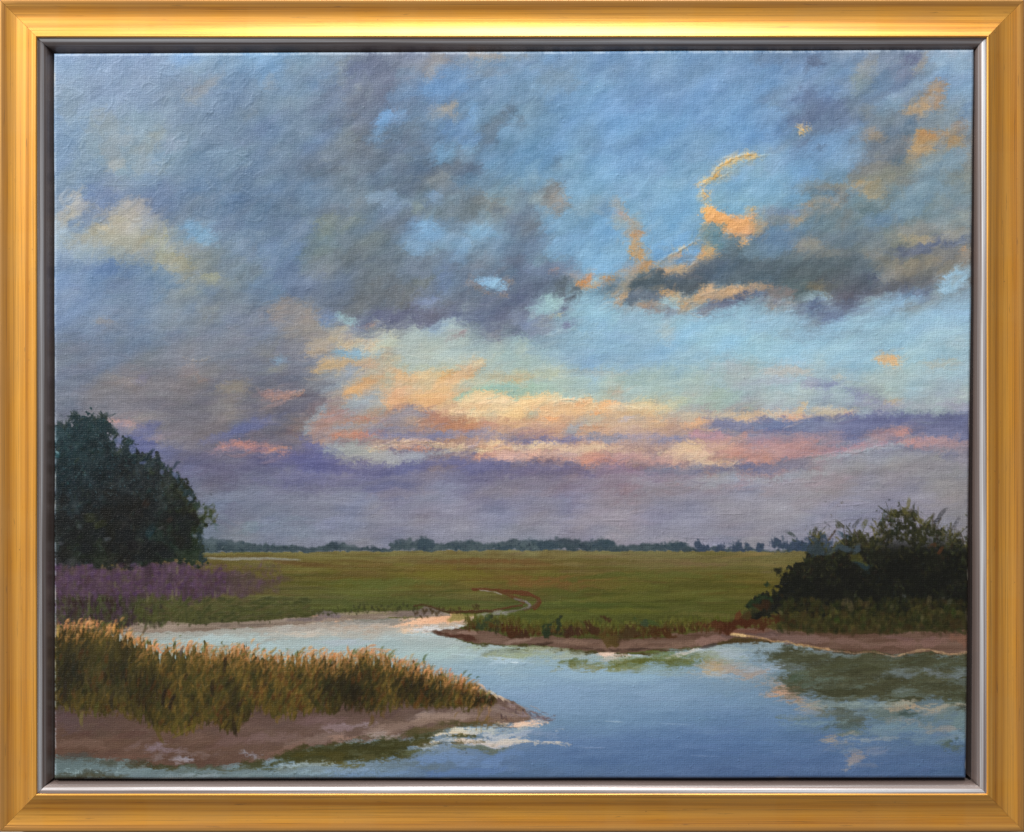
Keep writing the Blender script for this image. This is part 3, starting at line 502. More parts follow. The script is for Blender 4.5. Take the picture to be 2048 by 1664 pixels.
def flecks(pts, n, ln, wd, ang, cols, spread, a=.8, h=.8):
    """loaded strokes set side by side along a lit edge"""
    P_ = np.array(pts, np.float32)
    for _ in range(n):
        k = rng.randint(len(P_) - 1); f = rng.rand(); q = P_[k] * (1 - f) + P_[k + 1] * f; d = P_[k + 1] - P_[k]
        an = math.degrees(math.atan2(-d[1], d[0])) if ang is None else ang
        stroke(q[0] + rng.normal(0, spread), q[1] + rng.normal(0, spread * .6), ln * rng.uniform(.5, 1.5), wd * rng.uniform(.5, 1.4), an + rng.normal(0, 20), np.clip(rgb(cols[rng.randint(len(cols))]) + rng.normal(0, .02), 0, 1), a * rng.uniform(.6, 1), bend=rng.normal(0, 1.5), dry=.45, h=h)
flecks([(1510, 308), (1492, 310), (1468, 316), (1447, 328), (1433, 342), (1426, 353), (1412, 361), (1396, 366)], 120, 15, 5.5, None, ['e0b470', 'ecc880', 'd8ac68', 'c8a878'], 2.6)
flecks([(1404, 370), (1408, 390), (1416, 420)], 40, 12, 4.5, None, ['e0b070', 'dca86c', 'c8ae80'], 3)
flecks([(1526, 314), (1490, 324), (1462, 334)], 14, 16, 2, None, ['a8ac98', 'c0b088'], 2, .5)
flecks([(1404, 384), (1410, 390)], 12, 9, 4, 35, ['e6b46c', 'dcaa64'], 3)
flecks([(1416, 418), (1424, 428), (1440, 440), (1462, 452), (1490, 450), (1497, 424)], 90, 18, 6, 35, ['dea872', 'd8a474', 'e2b07a', 'd09c6c'], 6, .75)
flecks([(1600, 248), (1604, 262), (1598, 278)], 22, 9, 4, 50, ['e4b468', 'd8ac70'], 3)
flecks([(1240, 410), (1250, 432), (1268, 452), (1270, 490), (1276, 510), (1290, 526), (1262, 545)], 60, 14, 5, -50, ['b09078', 'a89484', 'b89068', '9a9a94'], 6, .6)
flecks([(1290, 528), (1330, 543), (1380, 530), (1410, 508)], 50, 16, 5, 25, ['b89a7a', 'c09a70', 'a89a88'], 5, .6)
flecks([(1160, 562), (1180, 552), (1220, 560)], 30, 12, 5, 25, ['bc8c62', 'b89070', 'a08c84'], 5, .65)
flecks([(1236, 605), (1250, 580), (1262, 558)], 26, 14, 5, 60, ['b09880', 'a89884'], 4, .65)
flecks([(1335, 585), (1375, 606), (1405, 592), (1425, 576), (1470, 578), (1500, 574)], 90, 18, 5, 30, ['c0a07c', 'caa884', 'b4967a', 'a89484'], 5, .7)
flecks([(1270, 612), (1330, 620), (1390, 626), (1450, 612)], 50, 18, 4, 0, ['8a8488', '9a8a80', '6c7488'], 5, .6)
flecks([(1500, 590), (1560, 606), (1620, 622), (1690, 612), (1760, 596), (1850, 588)], 120, 22, 5, 15, ['64708a', '5a6680', '7c8ea8', '94b4cc'], 8, .6)
flecks([(1860, 190), (1840, 212), (1850, 285), (1835, 315), (1900, 275)], 70, 18, 6, 35, ['aa8c6c', 'b0946f', 'a08a74', '9a7c5c'], 9, .6)
flecks([(1660, 380), (1740, 376), (1830, 340), (1590, 440), (1615, 416), (1650, 410)], 70, 22, 6, 25, ['9a9080', '8a8a80', 'ac967a', '7c8482'], 10, .5)
flecks([(150, 410), (200, 455), (260, 430), (300, 460), (330, 505), (350, 530)], 120, 18, 7, 30, ['a8a499', 'a09a88', '9a9a8c', 'b0a48c', '90969a'], 14, .5, .5)
flecks([(690, 685), (760, 690), (800, 766), (850, 780), (930, 745), (960, 722)], 120, 22, 6, 30, ['cfaa80', 'd6b48a', 'c8a888', 'b8b09c', 'dab890'], 12, .55)
flecks([(900, 818), (980, 806), (1060, 808), (1140, 804), (1230, 812), (1300, 814)], 160, 24, 5, 4, ['e4c89c', 'dcc09a', 'e8cca0', 'd8a880', 'c8b8a0'], 9, .55)
flecks([(740, 893), (850, 886), (950, 894), (1080, 894), (1200, 900), (1380, 905), (1460, 926)], 160, 26, 4, 0, ['d8c09a', 'd4b098', 'dcc8a4', 'c09c90', 'd0a088'], 6, .55)
flecks([(670, 870), (740, 868), (860, 838), (950, 850), (1100, 838), (1210, 856)], 90, 26, 5, 4, ['b07c6a', 'a87c68', 'c09078', '9088 90'.replace(' ', ''), 'b89880'], 6, .5)
flecks([(1500, 905), (1600, 895), (1700, 900), (1800, 866), (1930, 890)], 100, 30, 5, 4, ['b08c8c', 'a08a94', 'b89088', '8c88a0'], 7, .5)
dabs("""1345 566 62 13 0 4e5e6a .65; 1460 545 66 20 8 50626f .6; 1600 545 80 20 0 4f606c .55; 1700 568 74 16 0 545e6a .6; 1290 562 40 12 12 52626a .6; 1800 560 60 14 10 62686e .5; 1130 590 26 12 0 566474 .7; 1060 570 50 16 0 606c82 .5
978 566 30 12 -14 88b6d6 .95; 965 560 16 8 -20 80acd0 .7""", soft=.5, rough=.5)
flecks([(938, 552), (942, 568), (970, 582), (1000, 590), (1014, 585)], 34, 12, 5, -20, ['b08a6c', 'a88c7c', 'b8906a', '8c7c78'], 3, .75)
flecks([(1008, 550), (1020, 560), (1026, 570)], 18, 10, 6, 30, ['b88c64', 'c09468', 'a08470'], 5, .7)
flecks([(640, 310), (760, 300), (840, 360), (700, 420), (600, 520), (780, 560)], 150, 34, 12, 32, ['627488', '6c7f94', '5a6a80', '74889a', '6a7a80', '7088a6'], 50, .4, .4)
flecks([(300, 300), (420, 380), (520, 300), (440, 560), (300, 620)], 130, 34, 12, 32, ['7088a4', '7c90a4', '66809c', '808c98', '6c84a8'], 50, .35, .4)
for _ in range(26):                                            # scratched ticks of dry paint right of the notch
    x = rng.uniform(1140, 1195); y = rng.uniform(642, 676)
    stroke(x, y, rng.uniform(10, 26), 1.8, 48 + rng.normal(0, 12), '7c9ca4' if rng.rand() < .5 else 'a6c8cc', 0.7, h=0.8)
skymask = REG == 1
def feather(mask, ax_, ay_, seed, sx=3.0, sy=3.0):
    """drag the wet edges about with the tip of the brush"""
    nx_ = (lattice_noise(PW, PH, sx, sy, seed) + lattice_noise(PW, PH, sx * .5 + .6, sy * .5 + .6, seed + 1) - 1) * 2
    ny_ = (lattice_noise(PW, PH, sx, sy, seed + 2) + lattice_noise(PW, PH, sx * .5 + .6, sy * .5 + .6, seed + 3) - 1) * 2
    jy, jx = np.mgrid[0:PH, 0:PW]
    W_ = C[np.clip((jy + ny_ * ay_ + nx_ * ax_ * -.35).astype(int), 0, PH - 1), np.clip((jx + nx_ * ax_).astype(int), 0, PW - 1)]
    C[:] = np.where(mask[..., None], C * .35 + W_ * .65, C)
feather(skymask, 5, 3, 301, 5, 3); feather(skymask, 4, 2.5, 311, 3, 2)
# loose mixing of the greys: diagonal above, level below, with the thread of the linen breaking it
rx_, ry_ = GX * 0.82 - GY * 0.57, GX * 0.57 + GY * 0.82
def field(sx, sy, seed, kx, ky):
    n = lattice_noise(700, 700, sx, sy, seed); n = n - n.mean(); n /= n.std()
    return n[np.clip((ky / 4).astype(int) % 700, 0, 699), np.clip((kx / 4).astype(int) % 700, 0, 699)]
up_ = sm((780 - GY) / 200)
dm = (field(11, 5, 201, rx_ + 900, ry_ + 100) * .6 + field(5, 2.5, 202, rx_ + 900, ry_ + 100) * .6) * up_ + (N_H * .5 + field(14, 3, 203, GX, GY) * .6) * (1 - up_)
wm_ = field(16, 8, 204, rx_ + 900, ry_ + 100)
C += (dm * .019)[..., None] * np.array([1, 1, 1], np.float32) + (wm_ * .009)[..., None] * np.array([1, .25, -1], np.float32)
C += (WEAVE * .010)[..., None]
scumble(3200, (100, 95, 1960, 640), 30, 9, 34, 0.013, 0.5, 28, h=0.4, pull=13, dry=.5)
scumble(1100, (1000, 440, 1960, 640), 22, 5, 25, 0.015, 0.5, 24, h=0.5, pull=9, dry=.5)
scumble(2600, (450, 600, 1960, 980), 38, 5, 7, 0.016, 0.5, 12, h=0.5, pull=11, dry=.5)
scumble(900, (100, 560, 600, 1100), 50, 8, 4, 0.014, 0.4, 14, h=0.4)
scumble(500, (400, 960, 1960, 1100), 80, 9, 2, 0.010, 0.45, 8, h=0.35)
# ------------------------------------------------------------------ far tree line
top = [(x_, y_ + 3.5) for x_, y_ in [(380, 1072), (420, 1074), (450, 1076), (500, 1082), (560, 1087), (600, 1088), (645, 1087), (660, 1082), (690, 1085), (720, 1091), (770, 1089), (782, 1079), (830, 1077), (840, 1072), (858, 1073), (868, 1081), (900, 1083), (930, 1078), (955, 1076), (975, 1083), (1005, 1082), (1030, 1076), (1065, 1073), (1085, 1077), (1120, 1073), (1135, 1075), (1160, 1079), (1190, 1079), (1205, 1073), (1222, 1076), (1236, 1084), (1265, 1087), (1300, 1085), (1335, 1083), (1352, 1079), (1372, 1082), (1385, 1092), (1395, 1094)]]
m = pmask(top + [(1500, 1097), (1660, 1096), (1660, 1106), (1480, 1104), (1030, 1102), (700, 1103), (380, 1107)], 2.2, 1.8, 7)
tl = np.clip(rgb('3a4a50') + N_MID[..., None] * np.array([.022, .022, .018]) + N_H[..., None] * .012, 0, 1).astype(np.float32)
fill(m * (.80 + .16 * sm((GY - 1082) / 12)), tl, 1.0, 2, 0.0)
for x, y, r, hh in [(1408, 1094, 12, 9), (1440, 1094, 12, 9), (1472, 1092, 17, 10), (1494, 1093, 11, 10), (1519, 1095, 9, 8), (1550, 1092, 17, 11), (1578, 1090, 24, 13), (1610, 1092, 26, 12), (1645, 1092, 26, 12), (1352, 1092, 20, 9), (1210, 1090, 24, 9), (850, 1091, 26, 10), (1000, 1094, 44, 8), (1075, 1090, 30, 9)]:
    blob(x, y, r, hh, 0, '35445a' if x > 1390 else '364853', 0.92, rough=0.9, soft=0.5)
    s = patch(x, y, r); REG[s][(np.hypot((GX[s] - x) / r, (GY[s] - y) / hh) + 0.2 * N_MID[s]) < 0.95] = 2
for _ in range(700):
    x = rng.uniform(390, 1660); y = rng.uniform(1076, 1102)
    gx, gy = to_grid(x, y)
    if REG[int(gy), int(gx)] == 2:
        stroke(x, y, rng.uniform(5, 14), rng.uniform(2, 5), rng.uniform(20, 150), rgb('2c3d49') + rng.normal(0, .03) + rng.normal(0, .012, 3), 0.6, h=0.4)
for _ in range(160):
    x = rng.uniform(780, 1500); stroke(x, rng.uniform(1071, 1080), rng.uniform(3, 9), 2, rng.uniform(40, 140), '56626c', 0.35, h=0.2)
# ------------------------------------------------------------------ meadow
MX = [110, 420, 700, 1000, 1300, 1560, 1946]; MY = [1100, 1118, 1135, 1155, 1180, 1205, 1230, 1260, 1300]
MEA = """6d6a42 6f6b40 716c42 74704a 737048 6f6a44 6a6640
625c34 625a30 665e34 6b6038 6e6640 6c643c 605a34
5a5028 5c5228 615628 64542a 645c34 645e34 5a5230
544a2a 58502a 5c5824 625824 5c5828 5e5826 50482a
50482c 5a4f2c 585a2a 5c5226 545424 585220 4a4428
4a4a2c 545230 50542a 50562a 4c5222 504e22 444024
484628 4a4c28 4a5024 4c5424 4c5022 4c4820 403a20
44402a 484830 46481f 464c20 484c20 4a4020 3a3420
40382a 48443a 484430 464022 484020 4a3820 3a3220""".splitlines()
mea = cubic_rows(MEA, MX, MY, GX + N_X * 18, GY + N_Y * 4) * np.array([1.0, .98, .97], np.float32) + (N_H * 0.014 + N_FINE * 0.006)[..., None] * np.array([1, 1, .6], np.float32)
m = pmask([(100, 1112), (400, 1106), (700, 1103), (1030, 1101), (1300, 1102), (1480, 1103), (1960, 1104), (1960, 1320), (100, 1320)], 0.8, 0.8, 2.5)
fill(m, mea.astype(np.float32), 1, 3, 0.0)
for _ in range(900):
    x = rng.uniform(100, 1960); y = rng.uniform(1106, 1225); gx, gy = to_grid(x, y)
    c = C[int(np.clip(gy, 0, PH - 1)), int(np.clip(gx, 0, PW - 1))] + rng.normal(0, .025) + rng.normal(0, .012, 3) * [1, 1, .5]
    stroke(x, y, rng.uniform(30, 150), rng.uniform(3, 8), rng.normal(0, 2.5), np.clip(c, 0.02, 1), 0.55, h=0.3)
dabs("""480 1117 90 3 -1 8f8e88 .75; 560 1119 40 2.5 0 85867e .6; 480 1112 90 3 0 5c4e28 .7; 600 1126 60 4 -3 5a4424 .7; 950 1122 80 6 0 664a28 .7; 1050 1124 60 5 0 6b4e2a .6; 880 1135 60 5 0 6a5a24 .6; 1180 1122 90 4 0 5c5226 .6; 1330 1130 90 6 0 6a5a38 .5; 1400 1128 60 4 0 705c40 .5
1110 1163 90 8 3 70502c .7; 1180 1172 70 6 3 6a4a2a .6; 1040 1155 40 5 0 6a5028 .6; 1210 1152 90 5 6 4e5422 .7; 1350 1150 90 6 0 565a28 .6; 1250 1170 100 7 0 5c5a24 .6; 1400 1170 90 6 0 4e4c1e .7; 1300 1195 120 6 3 5a5826 .6; 1190 1200 60 4 8 625e2a .6; 1130 1185 40 8 0 505424 .6; 900 1150 90 8 0 6a6424 .6; 780 1165 90 8 0 545c2a .6; 700 1150 80 6 0 5e4a2a .4; 820 1205 120 7 0 4c5226 .7; 930 1218 60 5 0 5c5a24 .6; 650 1205 70 8 0 4a5028 .6; 1100 1225 60 5 0 5c5e24 .6; 1250 1222 70 6 0 5e6024 .6; 1170 1210 60 6 0 464e20 .7; 1420 1228 60 6 -3 645e30 .6; 1470 1215 60 8 0 50501e .7""", rough=0.5, dry=0.4)
# tidal creek winding through the meadow
line([(945, 1178), (985, 1181), (1025, 1183), (1060, 1188), (1077, 1196), (1080, 1204), (1072, 1212)], 8, '5a321c', .9, 1.2, .2, .3, 10)
line([(1078, 1200), (1070, 1210), (1050, 1218)], 5, '54402a', .8, 1, .2, .2, 10)
line([(1000, 1184), (1018, 1190), (1036, 1197), (1048, 1204)], 6, '5a3a20', .9, 1, .2, .2, 10)
line([(1045, 1209), (1020, 1214), (990, 1220), (950, 1223), (900, 1222)], 5, '52321c', .9, 1.2, .2, .2, 10)
line([(1030, 1197), (1052, 1202), (1062, 1207), (1056, 1213), (1036, 1220), (1010, 1225), (985, 1229)], 4.2, '6e6864', .8, 1, .35, .3, 10)
line([(1052, 1203), (1063, 1208), (1058, 1213)], 3.5, '767070', .8, 1, .35, .3, 10)
line([(960, 1181), (985, 1184), (1003, 1188)], 4, '9a9088', .85, .8, .3, .3, 10)
# ------------------------------------------------------------------ water
WX = [110, 420, 700, 900, 1100, 1300, 1500, 1720, 1946]; WY = [1240, 1262, 1280, 1300, 1320, 1340, 1365, 1400, 1440, 1480, 1520, 1560]
WAT = """a09890 a09890 b8a698 c8ac98 a8a8a0 a0a8a8 98a0a0 90988f 908f88
a09c94 a8a8a4 b4b4b0 bcb4a8 a4acac 9cacb0 94a0a4 88908a 8f8a80
a0a8a8 a4b4b4 acc2c8 b0c0c2 9caaa4 90a4a4 90a4ac 7c8888 848880
9cb0b4 a0b8ba a6c0c8 a8bec2 9cb0b4 90a8b0 90aabc 6c7878 74807c
98acb4 98b4bc a0bcc4 a0bcc8 98b8cc 8cb0c8 88a8c4 60706c 6c7c80
90a8b4 94b0bc 9cb8c4 98b8cc 94b8d4 90b6d4 84a4c0 64706c 64747c
88a0b0 8ca8b8 94b0c4 90b4d0 8cb0d2 86aace 7c9cba 64706c 5f6c70
7c94a8 80a0b8 88a8c0 86a8cc 80a4cc 7ea2c8 7498c0 6c8494 627680
7890a0 7c98ac 84a0b4 82a0b4 7296bc 7096c0 688cba 6888a4 647e90
708894 78909c 8098a4 7c94b0 6486b6 5f82b6 5c80b4 5c7ca8 587698
6f858a 748c94 7690a4 6684ae 5a7cae 587aae 5878ac 5676a8 5472a0
687e84 6f868e 6c8698 5878a4 56749e 5472a2 5270a2 5270a2 52709c""".splitlines()
wat = cubic_rows(WAT, WX, WY, GX + N_X * 22, GY + N_Y * 4) * np.array([.93, .92, .90], np.float32) + (N_H * 0.010 + WEAVE * .008)[..., None]
wm = pmask([(250, 1263), (420, 1256), (560, 1247), (650, 1240), (790, 1238), (900, 1230), (960, 1228), (935, 1245), (905, 1262), (880, 1270), (960, 1290), (1100, 1299), (1280, 1312), (1450, 1290), (1560, 1284), (1660, 1300), (1760, 1309), (1960, 1309), (1960, 1580), (90, 1580), (90, 1300)], 1.6, 0.8, 3)
fill(wm, wat.astype(np.float32), 1, 4, 0.0)
scumble(900, (250, 1255, 1960, 1560), 90, 6, 0, 0.012, 0.5, 2.5, inside=REG == 4, h=0.3, bendk=0.02)
dabs("""600 1268 60 5 0 c8b8a8 .6; 665 1262 80 4 0 b8b4ac .5; 860 1240 70 6 4 e8b896 .9; 800 1248 40 4 8 ecbc98 .85; 820 1258 50 5 5 e8c4a4 .7; 900 1236 40 5 5 e0ac88 .85; 870 1255 50 4 3 c8ccd0 .8; 840 1268 60 3 0 b0c4c8 .7; 668 1236 34 4 -3 e6b08c .9; 640 1234 10 3 0 e8a884 .9; 760 1243 60 5 0 7c7c78 .8; 700 1247 60 5 0 8a8680 .8; 740 1252 60 4 0 a0a09c .6; 600 1256 40 4 0 9c948c .7; 700 1284 60 4 0 a8b0bc .5; 850 1310 90 6 0 a4c0c0 .5; 950 1300 60 5 0 a8c0c0 .6; 480 1276 80 7 0 b0c4c4 .5; 400 1282 60 6 0 a4bcc0 .6; 540 1300 60 8 0 a8c4cc .5
1040 1296 90 5 0 9aa88c .6; 1030 1304 60 8 0 8f9678 .8; 1100 1300 50 6 0 9ca08a .7; 1000 1300 46 4 2 6f7a70 .7; 1080 1310 60 6 0 98a488 .6; 1130 1313 40 5 0 a0a898 .6; 1020 1322 30 5 -3 b0c8d8 .6
1146 1326 30 5 -8 575a24 .9; 1172 1330 20 4 0 646430 .85; 1180 1337 44 6 0 8a8458 .8; 1250 1338 40 6 3 80804c .8; 1255 1328 56 8 4 5a5f28 .9; 1310 1323 60 9 5 5c5f2c .9; 1360 1320 50 12 5 5a5e2c .9; 1385 1330 24 10 -20 5a6230 .85; 1230 1316 50 6 0 8c9c8c .7; 1300 1305 50 5 0 5c6834 .7; 1330 1312 60 5 0 7a8660 .6; 1420 1322 40 8 0 7c7a48 .7; 1450 1315 50 8 0 8a9884 .6; 1300 1345 60 4 0 90a4a0 .5; 1275 1345 10 4 0 6c7040 .6
1200 1309 24 4 5 d8bca8 .95; 1218 1305 18 4 15 e0c4b0 .9; 1280 1312 30 3 -5 b8ccd8 .9; 1240 1312 26 3 0 d0bcb0 .8; 1375 1303 26 4 10 d4c4b4 .9; 1410 1300 40 5 5 a4b8c4 .7; 1460 1298 50 7 5 94a4a4 .7; 1470 1308 40 5 0 a8b8c8 .6
1428 1334 24 9 0 b0987a .8; 1420 1342 16 6 0 bca47e .75; 1455 1342 30 6 -10 b09878 .7; 1480 1346 36 8 -15 a4948a .75; 1515 1345 36 9 -5 a09084 .75; 1545 1360 22 9 -35 9c8a7c .75; 1562 1370 20 7 -25 a08e80 .7; 1490 1330 36 6 -5 a0a098 .6; 1440 1352 50 4 -12 a8b0b8 .6; 1540 1335 44 7 0 98a8b8 .7
1580 1392 26 9 -25 a88a78 .8; 1596 1402 22 8 -28 a48774 .75; 1548 1388 20 4 -5 b09a8c .7; 1570 1380 16 8 0 b8937a .8; 1620 1412 30 7 -10 9c9488 .75; 1650 1425 24 6 -10 948f8c .6; 1616 1428 26 6 -5 9c9898 .5""", rough=0.8, soft=0.4, dry=0.45)
# dark bush mirrored in the water
rm = pmask([(1520, 1302), (1580, 1300), (1660, 1305), (1760, 1311), (1850, 1311), (1960, 1314), (1960, 1408), (1880, 1402), (1800, 1402), (1740, 1398), (1690, 1400), (1620, 1398), (1592, 1385), (1575, 1370), (1566, 1358), (1575, 1345), (1600, 1338), (1560, 1330), (1535, 1316)], 7, 2.0, 9)
rc = (rgb('45452f') + N_H[..., None] * np.array([.03, .032, .03]) + N_MID[..., None] * .012).astype(np.float32)
fill(rm * (0.93 - 0.30 * sm(N_H * .5 - 0.55)), np.clip(rc, 0, 1))
dabs("""1600 1345 50 4 0 62705f .6; 1640 1360 60 7 -6 5f6f66 .7; 1650 1372 50 5 -3 66746c .6; 1580 1338 34 6 0 6a7a80 .7; 1610 1330 34 4 0 6c7a7a .5; 1810 1345 46 9 0 70808a .6; 1850 1342 24 6 0 7c8c98 .5; 1880 1350 40 6 0 74808a .6; 1925 1340 22 10 0 7c8e9a .65; 1915 1362 24 10 0 6c7a80 .5; 1830 1388 34 8 0 667470 .6; 1810 1392 26 4 0 748484 .5; 1590 1362 20 9 0 40503e .8; 1700 1330 90 8 0 45472f .6; 1740 1370 100 9 0 454430 .6; 1905 1375 30 10 0 45462f .7; 1890 1322 40 6 0 4a4c38 .7
1720 1411 90 6 -5 6f7f7c .7; 1680 1415 40 6 0 7a8880 .6; 1690 1428 34 9 -12 4c5248 .9; 1655 1425 24 6 -5 5c645c .7; 1700 1440 36 10 0 525a50 .85; 1720 1450 30 5 -8 445048 .8; 1680 1452 34 5 -3 4c5850 .7; 1640 1445 50 4 0 7c9498 .5; 1590 1436 34 3 -3 5f7474 .8; 1760 1425 30 9 -18 60706c .85; 1800 1432 60 7 -5 5f6f6c .7; 1825 1435 26 7 -15 3f4f4a .85; 1850 1438 34 5 0 5a6c68 .6; 1890 1425 50 14 0 6c7c78 .65; 1920 1445 26 16 0 6f8684 .6; 1760 1408 60 4 0 8a9c9c .6
1830 1416 46 7 5 a0917e .85; 1828 1418 16 5 10 a08e78 .75; 1890 1413 60 4 0 9a9484 .8; 1800 1410 40 3 0 8e9488 .6; 1850 1450 60 5 -8 8a8a86 .7; 1880 1460 30 4 0 8c8a88 .6; 1770 1455 60 8 -5 7a949c .5
1660 1470 20 7 -30 988c82 .75; 1672 1480 28 4 -10 989088 .7; 1700 1466 34 5 3 a49a88 .8; 1740 1478 50 4 3 98a0a0 .6; 1684 1466 16 4 10 5f706c .85; 1712 1462 30 3 -10 4f6462 .7; 1645 1454 30 4 0 4f6468 .6
1710 1508 16 6 0 8a8488 .55; 1712 1520 14 8 30 988a84 .7; 1702 1532 9 5 60 a09690 .7; 1748 1506 26 4 8 8a8c9c .5; 1898 1484 14 6 -20 4a5c54 .9; 1906 1494 18 5 -28 50605c .8; 1820 1478 20 5 0 5c7488 .6; 1860 1478 40 5 0 708a9c .5; 1920 1475 20 8 0 7f9cac .5; 1917 1500 7 4 -60 4c5a58 .7""", rough=0.9, soft=0.5, dry=0.6)
scumble(700, (1400, 1300, 1960, 1540), 46, 5, -2, .012, .6, 5, inside=REG == 4, h=.3, pull=12, dry=.5, bendk=.03)
scumble(260, (1000, 1290, 1480, 1350), 46, 5, 0, .012, .55, 5, inside=REG == 4, h=.3, pull=10, dry=.5, bendk=.03)
for _ in range(420):
    x = rng.uniform(1570, 1935); y = rng.uniform(1308, 1400)
    stroke(x, y, rng.uniform(12, 60), rng.uniform(2, 4), rng.normal(-2, 4), ['3a3a26', '4c4e38', '56604e', '6a7a78', '404030'][rng.randint(5)], 0.45, dry=0.6, h=0.3)
feather(REG == 4, 8, 1.2, 331, 9, 2)
for x, y, l, c_ in [(1228, 1443, 40, '98b2c8'), (1350, 1448, 60, '7c98b8'), (1410, 1512, 60, '6c86b0'), (1000, 1316, 70, 'b8ccd8'), (930, 1310, 60, 'b4ccd4'), (1180, 1495, 70, '7c94bc'), (1120, 1458, 24, 'b8b8b8'), (1030, 1325, 20, 'd4e4ec'), (1060, 1452, 40, 'b0b4b8')]:
    stroke(x, y, l, 2.4, -2, c_, 0.8, h=0.8)
# far mud bank on the left and its thin grass edge
m = pmask([(255, 1244), (330, 1244), (420, 1247), (480, 1244), (560, 1238), (620, 1232), (700, 1226), (740, 1222), (850, 1222), (900, 1226), (905, 1231), (830, 1234), (760, 1236), (690, 1240), (620, 1246), (560, 1252), (460, 1258), (380, 1262), (300, 1264), (240, 1262)], 1.2, .8, 2.5)
fill(m, np.clip(rgb('86766a') + N_H[..., None] * .03, 0, 1).astype(np.float32), .95, 5)
dabs("""850 1226 40 7 0 70625e .85; 660 1228 20 6 0 706468 .8; 600 1240 30 4 0 64585a .7; 500 1250 50 3 0 60544c .6; 340 1252 60 4 0 98887a .6; 730 1226 40 3 0 8a8060 .7; 930 1233 30 5 10 6e6e34 .7; 985 1228 30 5 5 8a8a84 .7; 975 1236 20 3 0 90908c .6""", rough=.8, dry=.4)
for x0, x1, ya, c0 in [(250, 560, 1240, '38381e'), (560, 700, 1228, '3a3a1e'), (700, 830, 1218, '34351c'), (830, 960, 1222, '3e3018')]:
    for _ in range(int((x1 - x0) * 0.5)):
        x = rng.uniform(x0, x1); y = ya + rng.normal(0, 5) - (x - x0) * (0.02 if x0 < 500 else 0.03)
        stroke(x, y, rng.uniform(5, 14), rng.uniform(3, 6), 90 + rng.normal(0, 25), rgb(c0) + rng.normal(0, .03) * np.array([1, 1, .6]), .8, h=.4, reg=3)
line([(830, 1214), (848, 1209), (868, 1213), (890, 1222), (940, 1224), (985, 1221)], 5, '443018', .85, 1.5, .2, .3)
# ------------------------------------------------------------------ mud bank and grass edge, middle to right
mud = pmask([(866, 1264), (890, 1262), (920, 1258), (980, 1262), (1020, 1276), (1100, 1272), (1200, 1278), (1330, 1275), (1400, 1262), (1500, 1256), (1600, 1262), (1700, 1270), (1850, 1266), (1960, 1258), (1960, 1308), (1850, 1306), (1800, 1306), (1720, 1302), (1650, 1296), (1560, 1284), (1480, 1276), (1440, 1285), (1370, 1297), (1290, 1300), (1270, 1306), (1200, 1303), (1130, 1294), (1060, 1288), (1010, 1291), (950, 1284), (900, 1274)], 1.8, .8, 2.5)
fill(mud, np.clip(rgb('644c40') + N_H[..., None] * .02 + N_MID[..., None] * .012, 0, 1).astype(np.float32), .97, 5)
dabs("""890 1268 26 3 -12 4a3428 .65; 920 1274 40 4 -14 482a1e .85; 930 1268 26 4 -5 907468 .7; 1000 1284 34 4 0 6a5448 .7; 1040 1280 30 4 10 8c7468 .7; 1090 1288 30 3 5 3a2a20 .7; 1150 1288 40 6 0 806657 .7; 1200 1300 50 3 -3 4a382e .7; 1250 1292 60 6 0 7c6254 .7; 1280 1299 40 2.5 0 3c2c24 .75; 1320 1299 22 2.5 0 443024 .7; 1370 1288 50 7 5 826858 .7; 1420 1280 40 6 12 866860 .7; 1415 1293 16 3 10 3c3230 .7; 1520 1268 60 6 0 5c4844 .8; 1600 1278 70 7 -4 7a625c .7; 1700 1284 70 7 -3 745a50 .8; 1780 1290 60 6 0 785c52 .7; 1850 1282 60 7 0 7e6058 .7; 1920 1282 24 12 0 785646 .8; 1800 1276 50 4 0 6f5450 .6; 1650 1268 50 3 0 564030 .6; 1480 1262 50 4 0 6a4438 .6""", rough=.8, dry=.35)
line([(1463, 1269), (1510, 1276), (1560, 1284), (1610, 1292), (1660, 1297)], 4.5, 'c49e6c', .7, 2, .45, .5, 0, 2.5)
line([(1640, 1296), (1700, 1302), (1720, 1305), (1780, 1309), (1810, 1309)], 3.5, 'a88468', .6, 2, .5, .4, 0, 2.5)
line([(1800, 1309), (1845, 1303), (1900, 1305), (1945, 1309)], 4, 'bc9c74', .65, 2, .45, .5, 0, 2.5)
line([(1463, 1270), (1490, 1273)], 4, 'd8ba84', .8, .8, .3, .6)
